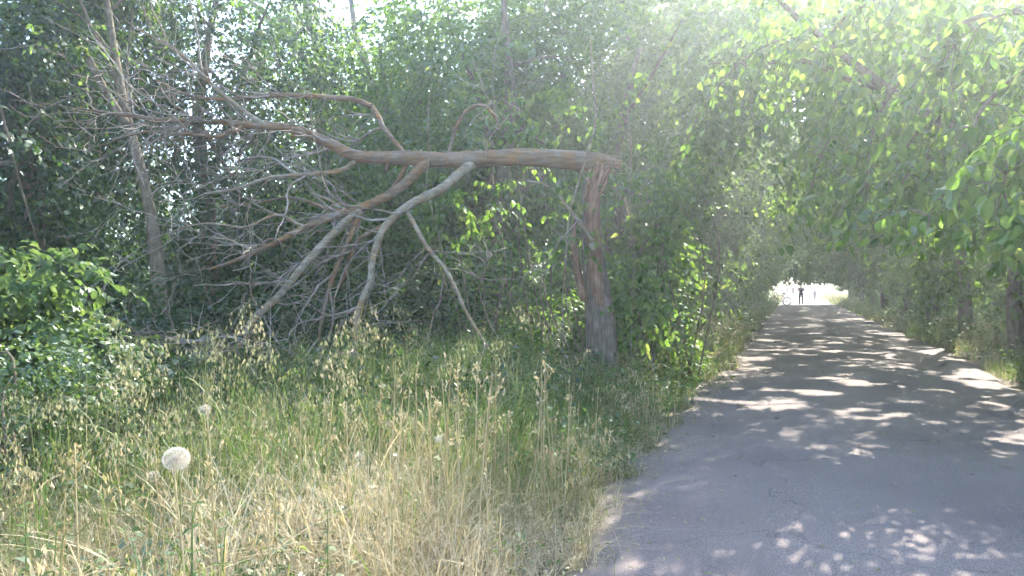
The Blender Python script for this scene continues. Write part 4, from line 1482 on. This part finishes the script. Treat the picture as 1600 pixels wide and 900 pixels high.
dry_spots = [(700, 590, 4.8), (682, 610, 4.6), (738, 560, 5.4), (756, 575, 5.0), (846, 566, 5.2), (838, 590, 5.6), (852, 580, 5.4), (890, 586, 5.8), (930, 600, 6.2), (610, 560, 5.6),
             (610, 640, 4.0), (648, 580, 5.2), (560, 650, 4.2), (470, 640, 4.0), (515, 590, 5.0), (720, 640, 4.2), (660, 650, 4.4), (800, 640, 4.6), (905, 690, 5.0), (940, 720, 5.2),
             (870, 650, 4.8), (424, 690, 3.4), (130, 690, 3.2), (350, 700, 3.2), (96, 760, 2.9), (760, 720, 4.0), (585, 720, 3.4), (828, 700, 4.5), (690, 560, 5.0), (715, 575, 4.6), (745, 600, 4.4), (770, 555, 5.2), (865, 560, 5.4), (880, 610, 5.0), (905, 620, 5.4), (665, 600, 4.5),
             (625, 600, 4.6), (540, 620, 4.4), (595, 590, 4.8), (915, 650, 5.2)]
dry_spots.sort()
protos = [dry_proto(950 + i) for i in range(5)]
for i, (px, py, dp) in enumerate(dry_spots):
    top = P(px, py, dp)
    g = gz(top[0], top[1])
    copy_thing(protos[i % 5], (top[0], top[1], g - .02), rd.uniform(0, 6.28), top[2] - g,
               f'stiff straw-coloured dead stalk with husks, {ORD[i]} such stalk counted from the left', 'dead stalks standing in the dry grass')
for o in protos:
    clear_proto(o)

# long grass stems arching over
for i, (pts, lab) in enumerate([([P(300, 826, 3.0), P(330, 760, 3.0), P(400, 706, 3.0), P(330, 676, 3.0), P(235, 674, 3.0)], 'long green grass stem arching leftwards above the round seed head'),
                                ([P(430, 800, 3.2), P(405, 770, 3.2), P(370, 735, 3.2), P(312, 728, 3.2)], 'grass stem bowing towards the right of the round seed head'),
                                ([P(95, 862, 2.8), P(120, 835, 2.8), P(160, 805, 2.8), P(215, 802, 2.8)], 'pale grass stem arching low in the left foreground'),
                                ([P(612, 860, 3.8), P(612, 800, 3.8), P(600, 740, 3.8), P(575, 705, 3.8), P(538, 696, 3.8)], 'green stem hooking over with a pale tuft at its tip'),
                                ([P(400, 850, 4.2), P(430, 760, 4.2), P(480, 670, 4.2), P(520, 590, 4.2), P(545, 540, 4.2)], 'long yellow-green stem slanting up to the right through the grass'),
                                ([P(960, 868, 4.2), P(955, 858, 4.1), P(945, 852, 4.05), P(930, 862, 4.0)], 'dry grass stem bowing over the edge of the path')]):
    b = np.array(pts[0])
    g = gz(b[0], b[1])
    pts = [np.array([b[0], b[1], g - .02])] + pts if b[2] > g + .05 else pts
    b = np.array(pts[0])
    r_ = thing('arching_grass_stem', lab, 'grass stem', b, 'long grass stems bowing over')
    q, ra = smooth_path(pts, np.linspace(.0034, .0016, len(pts)), 26)
    link('stem', tube_mesh('stem', [(q, ra)], 5, b), M_stalk if i < 5 else M_straw, r_)
    e = q[-6:]
    a = leaf_arrays(np.repeat(e, 4, 0), rd.normal(size=(24, 3)) * .5 + [0, 0, -.8], rd.normal(size=(24, 3)), rd.uniform(.012, .024, 24), LANCE)
    link('ear', np_mesh('ear', a[0] - b, a[1], a[2]), M_straw, r_)


def seed_clock(px, py, dp, R, lab, dens=150, ragged=0.0, seed=0):
    """goat's-beard clock: a ball of feathered parasols on a stem"""
    rs = np.random.default_rng(seed)
    c = P(px, py, dp)
    g = gz(c[0], c[1])
    b = np.array([c[0] + .03, c[1], g - .02])
    r_ = thing('seed_head_flower', lab, 'seed head', b, 'fluffy seed heads in the grass')
    q, ra = smooth_path([b, b + [.01, 0, (c[2] - g) * .5], [c[0] + .004, c[1], c[2] - R * .55], c - [0, 0, R * .15]], [.003, .0028, .003, .005], 16)
    link('stem', tube_mesh('stem', [(wobble(q, .03, 3., seed), ra)], 7, b), M_straw, r_)
    k_ = np.arange(dens) + .5
    ph = np.arccos(1 - 1.86 * k_ / dens)
    th = np.pi * (1 + 5 ** .5) * k_
    u = np.stack([np.cos(th) * np.sin(ph), np.sin(th) * np.sin(ph), np.cos(ph)], -1)
    u = norm(u + rs.normal(size=u.shape) * (.04 + ragged))
    flat = np.array([1.0, 1.0, .86])
    tips = c + u * R * .80 * flat
    rays = [(np.array([c + a * R * .12, t_]), [.0006, .0003]) for a, t_ in zip(u, tips)]
    m = 15
    pos = np.repeat(tips, m, 0)
    un = np.repeat(u, m, 0)
    tang = norm(np.cross(un, rs.normal(size=un.shape)))
    d = norm(un * rs.uniform(.25, .6, (len(un), 1)) + tang)
    a = leaf_arrays(pos, d, rs.normal(size=un.shape), rs.uniform(.26, .36, len(un)) * R, (LANCE[0] * [1, .14, .3], LANCE[1]))
    co, ff, ls = merge([a, tube_arrays(rays, 3, False)])
    link('pappus', np_mesh('pappus', co - b, ff, ls, np.full(len(co), .6)), M_pappus, r_)


seed_clock(275, 717, 2.45, .046, 'round white fluffy seed head on a stem in the left foreground', 150, 0, 1)
seed_clock(240, 744, 3.0, .026, 'small ragged seed head just below the big round one', 34, .5, 2)
seed_clock(562, 712, 3.6, .026, 'small pale fluffy tuft in the middle of the grass', 40, .3, 3)
seed_clock(685, 686, 4.4, .030, 'pale fluffy seed head among dead stalks nearer the path', 60, .15, 4)
seed_clock(320, 640, 3.9, .034, 'hazy pale tuft above and to the right of the big seed head', 60, .35, 6)


def herb(px, py, dp, lab, seed, whorls=11, leaf=(.04, .075), mat=None, spike=False, group='leafy herbs in the verge', lean=.0):
    rs = np.random.default_rng(seed)
    top = P(px, py, dp)
    g = gz(top[0], top[1])
    b = np.array([top[0] - lean, top[1], g - .02])
    r_ = thing('leafy_herb', lab, 'herb', b, group)
    H = top[2] - g
    q, ra = smooth_path([b, b + [lean * .3, 0, H * .5], top], [.005, .004, .002], 20)
    link('stem', tube_mesh('stem', [(q, ra)], 6, b), M_stalk, r_)
    LMh = [leaf_template('leaf', M_shrub_obj, bb, .0, rs) for bb in (.2, .45)]
    for me in LMh:
        for v in me.vertices:
            v.co.y *= .62
    for w in range(whorls):
        f = .25 + .75 * w / (whorls - 1)
        p = q[min(19, int(f * 19))]
        a0 = w * 1.57 + rs.uniform(-.3, .3)
        for z in range(2):
            az = a0 + z * math.pi
            d = np.array([math.cos(az), math.sin(az), .45])
            place_leaf(LMh[w % 2], r_, b, p, d, (0, 0, 1), rs.uniform(*leaf) * (1.1 - .5 * f))
    if spike:
        for z in range(6):
            p = q[rs.integers(10, 17)]
            d = norm(np.array([rs.normal() * .45, rs.normal() * .45, 1.0]))
            L_ = rs.uniform(.12, .26)
            n = 34
            f = np.linspace(.2, 1, n)
            pos = p + d * (L_ * f)[:, None]
            a = leaf_arrays(pos, rs.normal(size=(n, 3)) + d * .4, rs.normal(size=(n, 3)), rs.uniform(.012, .02, n), RHOMB)
            co, ff, ls = merge([a, tube_arrays([(np.array([p, p + d * L_ * .5, p + d * L_]), [.002, .0016, .0008])], 4, False)])
            link('flower_spike', np_mesh('flower_spike', co - b, ff, ls), M_stalk, r_)


herb(806, 566, 5.6, 'yellow-green dock plant with several seed spikes, left of the snapped trunk', 61, 12, (.06, .10), spike=True)
herb(770, 600, 5.4, 'smaller yellow-green dock with short spikes among the dead stalks', 62, 9, (.05, .08), spike=True)
herb(40, 790, 2.9, 'pale green herb with narrow paired leaves in the left foreground corner', 63, 12, (.05, .08))
herb(88, 822, 2.7, 'second narrow-leaved pale herb, nearest the left corner grass', 64, 10, (.05, .08), lean=.03)
herb(210, 640, 4.4, 'bright green leafy herb left of the tall oats', 65, 11, (.05, .09))
herb(300, 790, 2.8, 'broad-leaved bright green weed below the round seed head', 66, 9, (.05, .09))
herb(345, 830, 2.7, 'low leafy weed in the foreground, right of the round seed head', 67, 8, (.05, .08))
herb(512, 800, 3.4, 'single bright green weed in the middle of the dry grass', 68, 8, (.05, .08))


# ------------------------------------------------------------------ people and bicycle far down the path
def skin_mesh(name, verts, edges, radii, parent, mat, root_i=0, sub=2):
    me = bpy.data.meshes.new(name)
    me.from_pydata([tuple(v) for v in verts], edges, [])
    o = link(name, me, mat, parent)
    md = o.modifiers.new('skin', 'SKIN')
    md.use_smooth_shade = True
    for i, r in enumerate(radii):
        sv = me.skin_vertices[0].data[i]
        sv.radius = (r, r) if np.isscalar(r) else r
        sv.use_root = (i == root_i)
    ss = o.modifiers.new('smooth', 'SUBSURF')
    ss.levels = ss.render_levels = sub
    return o


M_skin = plain('skin', (.42, .26, .19), .6)
M_hair = plain('dark_hair', (.03, .022, .018), .6)


def person(label, loc, h, face, shirt, trousers, pose='stand', hair=None, shoes=(.04, .035, .03)):
    root = thing('person', label, 'person', loc, 'people far down the path', face)
    k_ = h / 1.75
    st_ = .10 if pose == 'walk' else 0.0
    # y- is the way the person faces
    J = {'pelvis': (0, 0, .95), 'waist': (0, 0, 1.08), 'chest': (0, 0, 1.30), 'neck': (0, .01, 1.47), 'headb': (0, 0, 1.56), 'head': (0, -.01, 1.65), 'crown': (0, .01, 1.72),
         'hl': (.10, 0, .90), 'kl': (.11, -.02 - st_, .50), 'al': (.12, .02 - st_ * .6, .09), 'tl': (.13, -.13 - st_ * .6, .04),
         'hr': (-.10, 0, .90), 'kr': (-.11, -.02 + st_ * .3, .50), 'ar': (-.12, .02 + st_ * 2, .09), 'tr': (-.13, -.13 + st_ * 2, .04),
         'sl': (.19, 0, 1.41), 'el': (.27, .02, 1.13), 'wl': (.24, -.12, .92), 'fl': (.235, -.17, .84),
         'sr': (-.19, 0, 1.41), 'er': (-.27, .02, 1.13), 'wr': (-.24, -.12, .92), 'fr': (-.235, -.17, .84)}
    if pose == 'arms_bent':
        J.update({'el': (.29, .04, 1.15), 'wl': (.16, -.20, 1.20), 'fl': (.08, -.25, 1.23), 'er': (-.29, .04, 1.15), 'wr': (-.16, -.20, 1.20), 'fr': (-.08, -.25, 1.23)})
    R = {'pelvis': (.16, .12), 'waist': (.145, .11), 'chest': (.18, .125), 'neck': .06, 'headb': .075, 'head': .095, 'crown': .07,
         'hl': .095, 'kl': .06, 'al': .04, 'tl': .035, 'hr': .095, 'kr': .06, 'ar': .04, 'tr': .035,
         'sl': .06, 'el': .045, 'wl': .032, 'fl': .03, 'sr': .06, 'er': .045, 'wr': .032, 'fr': .03}
    E = [('pelvis', 'waist'), ('waist', 'chest'), ('chest', 'neck'), ('neck', 'headb'), ('headb', 'head'), ('head', 'crown'),
         ('pelvis', 'hl'), ('hl', 'kl'), ('kl', 'al'), ('al', 'tl'), ('pelvis', 'hr'), ('hr', 'kr'), ('kr', 'ar'), ('ar', 'tr'),
         ('chest', 'sl'), ('sl', 'el'), ('el', 'wl'), ('wl', 'fl'), ('chest', 'sr'), ('sr', 'er'), ('er', 'wr'), ('wr', 'fr')]

    def sub(name, keys, grow, mat, over=None):
        ks = [a for a in J if a in keys]
        V = [np.array(J[a]) * k_ for a in ks]
        if over:
            for a, v in over.items():
                V[ks.index(a)] = np.array(v) * k_
        ed = [(ks.index(a), ks.index(b_)) for a, b_ in E if a in ks and b_ in ks]
        rad = [tuple(np.array(R[a]) * k_ + grow) if not np.isscalar(R[a]) else R[a] * k_ + grow for a in ks]
        return skin_mesh(name, V, ed, rad, root, mat)

    sub('body', list(J), 0, M_skin)
    mid = lambda a, b_, f: tuple(np.array(J[a]) * (1 - f) + np.array(J[b_]) * f)
    sub('shirt', ['pelvis', 'waist', 'chest', 'sl', 'el', 'sr', 'er'], .014, plain('shirt', shirt), {'el': mid('sl', 'el', .85), 'er': mid('sr', 'er', .85)})
    sub('trousers', ['pelvis', 'hl', 'kl', 'al', 'hr', 'kr', 'ar'], .016, plain('trousers', trousers))
    for a, b_ in (('al', 'tl'), ('ar', 'tr')):
        sub('shoe', [a, b_], .012, plain('shoe', shoes))
    # hair cap and facial features
    hc = np.array(J['head']) * k_
    n1, n2 = 12, 8
    th, ph = np.meshgrid(np.linspace(0, 2 * np.pi, n1, endpoint=False), np.linspace(0, 1.75, n2))
    V = np.stack([np.cos(th) * np.sin(ph) * .106, np.sin(th) * np.sin(ph) * .115 + .018, np.cos(ph) * .112 + .025], -1).reshape(-1, 3) * k_ + hc
    i = (np.arange(n2 - 1)[:, None] * n1 + np.arange(n1)[None]).ravel()
    j = (np.arange(n2 - 1)[:, None] * n1 + (np.arange(n1)[None] + 1) % n1).ravel()
    ff = np.stack([i, j, j + n1, i + n1], -1)
    keepf = ~((V[ff].mean(1)[:, 1] < hc[1] - .045 * k_) & (V[ff].mean(1)[:, 2] < hc[2] + .055 * k_))
    ff = ff[keepf].ravel()
    link('hair', np_mesh('hair', V, ff, np.arange(len(ff) // 4) * 4, smooth=True), hair or M_hair, root)
    for sx in (-1, 1):
        e = hc + np.array([sx * .034, -.088, -.005]) * k_
        link('eye', tube_mesh('eye', [(np.array([e, e + [0, -.008, 0]]), [.011, .006])], 6), M_hair, root)
        e = hc + np.array([sx * .098, .005, -.02]) * k_
        link('ear', tube_mesh('ear', [(np.array([e - [0, 0, .025], e, e + [0, 0, .025]]), [.008, .016, .008])], 6), M_skin, root)
    e = hc + np.array([0, -.09, -.012]) * k_
    link('nose', tube_mesh('nose', [(np.array([e + [0, .01, .012], e + [0, -.02, -.022]]), [.008, .014])], 6), M_skin, root)
    e = hc + np.array([0, -.085, -.055]) * k_
    link('mouth', tube_mesh('mouth', [(np.array([e - [.022, 0, 0], e + [0, -.006, 0], e + [.022, 0, 0]]), [.003, .006, .003])], 5), plain('lips', (.3, .12, .1)), root)
    # hands: palm is the forearm's end, five fingers each
    for s_, w, f in ((1, 'wl', 'fl'), (-1, 'wr', 'fr')):
        a = np.array(J[w]) * k_
        b_ = np.array(J[f]) * k_
        d = norm(b_ - a)
        sd = norm(np.cross(d, [0, 1.0, .3]))
        fing = []
        for z, L_ in enumerate((.06, .075, .08, .072)):
            p0 = b_ + sd * (z - 1.5) * .017
            fing.append((np.array([p0, p0 + d * L_ * .5 + [0, -.006, 0], p0 + d * L_ + [0, -.022, 0]]), [.009, .0085, .006]))
        p0 = a + d * .03 + sd * .03
        fing.append((np.array([p0, p0 + sd * .03 + d * .02, p0 + sd * .035 + d * .055]), [.011, .010, .007]))
        for fpath in fing:
            link('finger', tube_mesh('finger', [fpath], 6), M_skin, root)


def on_path(px, dp):
    x = (px - 800) / FPX * dp
    s, t = to_st(np.array([x, dp]))
    return np.array([x, dp, .035 if ROAD_L < s < ROAD_R else gz(x, dp)])


person('person in dark shirt and dark trousers standing on the shaded path', on_path(1251.5, 66), 1.74, 2.9, (.035, .022, .028), (.03, .032, .05), 'arms_bent')
person('person in a reddish top walking on the sunny stretch beyond', on_path(1239, 96), 1.72, -.2, (.30, .03, .04), (.12, .04, .06), 'walk')
person('distant person in a dark top beside the walker in red', on_path(1230, 104), 1.75, -.3, (.03, .03, .05), (.30, .29, .28), 'walk')
person('small figure in pale grey clothes at the right edge of the sunny path', on_path(1273, 84), 1.2, .4, (.28, .29, .33), (.07, .09, .10), 'stand')


def bicycle():
    loc = on_path(1219, 62.5)
    root = thing('bicycle', 'dark bicycle leaning at the left edge of the path near the standing person', 'bicycle', loc, None, math.radians(150))
    root.rotation_euler = (math.radians(9), 0, math.radians(150))
    bl = plain('black_rubber', (.02, .02, .02), .7)
    fr = plain('frame_paint', (.16, .03, .04), .4)
    mt = plain('bright_metal', (.5, .5, .52), .3, .9)
    R_ = .34
    for x in (-.52, .52):
        a = np.linspace(0, 2 * np.pi, 33)
        ring = lambda r: np.stack([x + np.cos(a) * r, a * 0, R_ + np.sin(a) * r], -1)
        w = link('wheel', tube_mesh('wheel', [(np.array([[x, -.05, R_], [x, .05, R_]]), [.02, .02])], 8), mt, root)
        link('tyre', tube_mesh('tyre', [(ring(R_ - .026), np.full(33, .036))], 8), bl, w)
        link('rim', tube_mesh('rim', [(ring(R_ - .045), np.full(33, .012))], 6), bl, w)
        link('spokes', tube_mesh('spokes', [(np.array([[x, 0, R_], [x + math.cos(b) * (R_ - .045), 0, R_ + math.sin(b) * (R_ - .045)]]), [.0015, .0015]) for b in np.arange(18) * 2 * np.pi / 18], 3), mt, w)
    bb, seat, head, hl = (-.06, 0, .30), (-.22, 0, .82), (.34, 0, .86), (.37, 0, .74)
    for a, b in ((bb, seat), (seat, head), (bb, hl), (bb, (-.52, 0, R_)), ((-.2, 0, .76), (-.52, 0, R_)), (head, (.52, 0, R_))):
        link('frame_tube', tube_mesh('frame_tube', [(np.array([a, b], float), [.024, .022])], 8), fr, root)
    link('seat_post', tube_mesh('seat_post', [(np.array([seat, (-.25, 0, .93)], float), [.013, .013])], 8), mt, root)
    link('saddle', tube_mesh('saddle', [(np.array([(-.38, 0, .96), (-.30, 0, .965), (-.18, 0, .955), (-.09, 0, .95)]), [.05, .075, .04, .02])], 10), bl, root)
    link('handlebar', tube_mesh('handlebar', [smooth_path([(.28, .28, 1.0), (.33, .2, 1.01), (.33, 0, 1.0), (.33, -.2, 1.01), (.28, -.28, 1.0)], [.014] * 5, 16)], 7), bl, root)
    link('stem', tube_mesh('stem', [(np.array([head, (.33, 0, 1.0)], float), [.015, .015])], 7), mt, root)
    c = np.array(bb)
    link('crank', tube_mesh('crank', [(np.array([c + [0, .07, 0], c + [.02, .08, -.17]]), [.01, .01]), (np.array([c + [0, -.07, 0], c + [-.02, -.08, .17]]), [.01, .01])], 6), mt, root)


bicycle()


# ------------------------------------------------------------------ haze, added to veil the view as lens glare would
def build_haze():
    co = np.array([[x, y, z] for z in (-1.2, 16.5) for y in (-330, 330) for x in (-330, 330)], float)
    f = [[0, 2, 3, 1], [4, 5, 7, 6], [0, 1, 5, 4], [2, 6, 7, 3], [0, 4, 6, 2], [1, 3, 7, 5]]
    ff, ls = repeat_template(1, 8, f)
    me = np_mesh('haze', co, ff, ls)
    m, nt, N, L = new_mat('haze')
    out = N.new('ShaderNodeOutputMaterial')
    v = N.new('ShaderNodeVolumePrincipled')
    v.inputs['Color'].default_value = (.86, .93, 1.0, 1)
    v.inputs['Density'].default_value = HAZE_DENSITY
    v.inputs['Anisotropy'].default_value = .74
    L.new(v.outputs[0], out.inputs['Volume'])
    link('haze', me, m, kind='stuff')


build_haze()
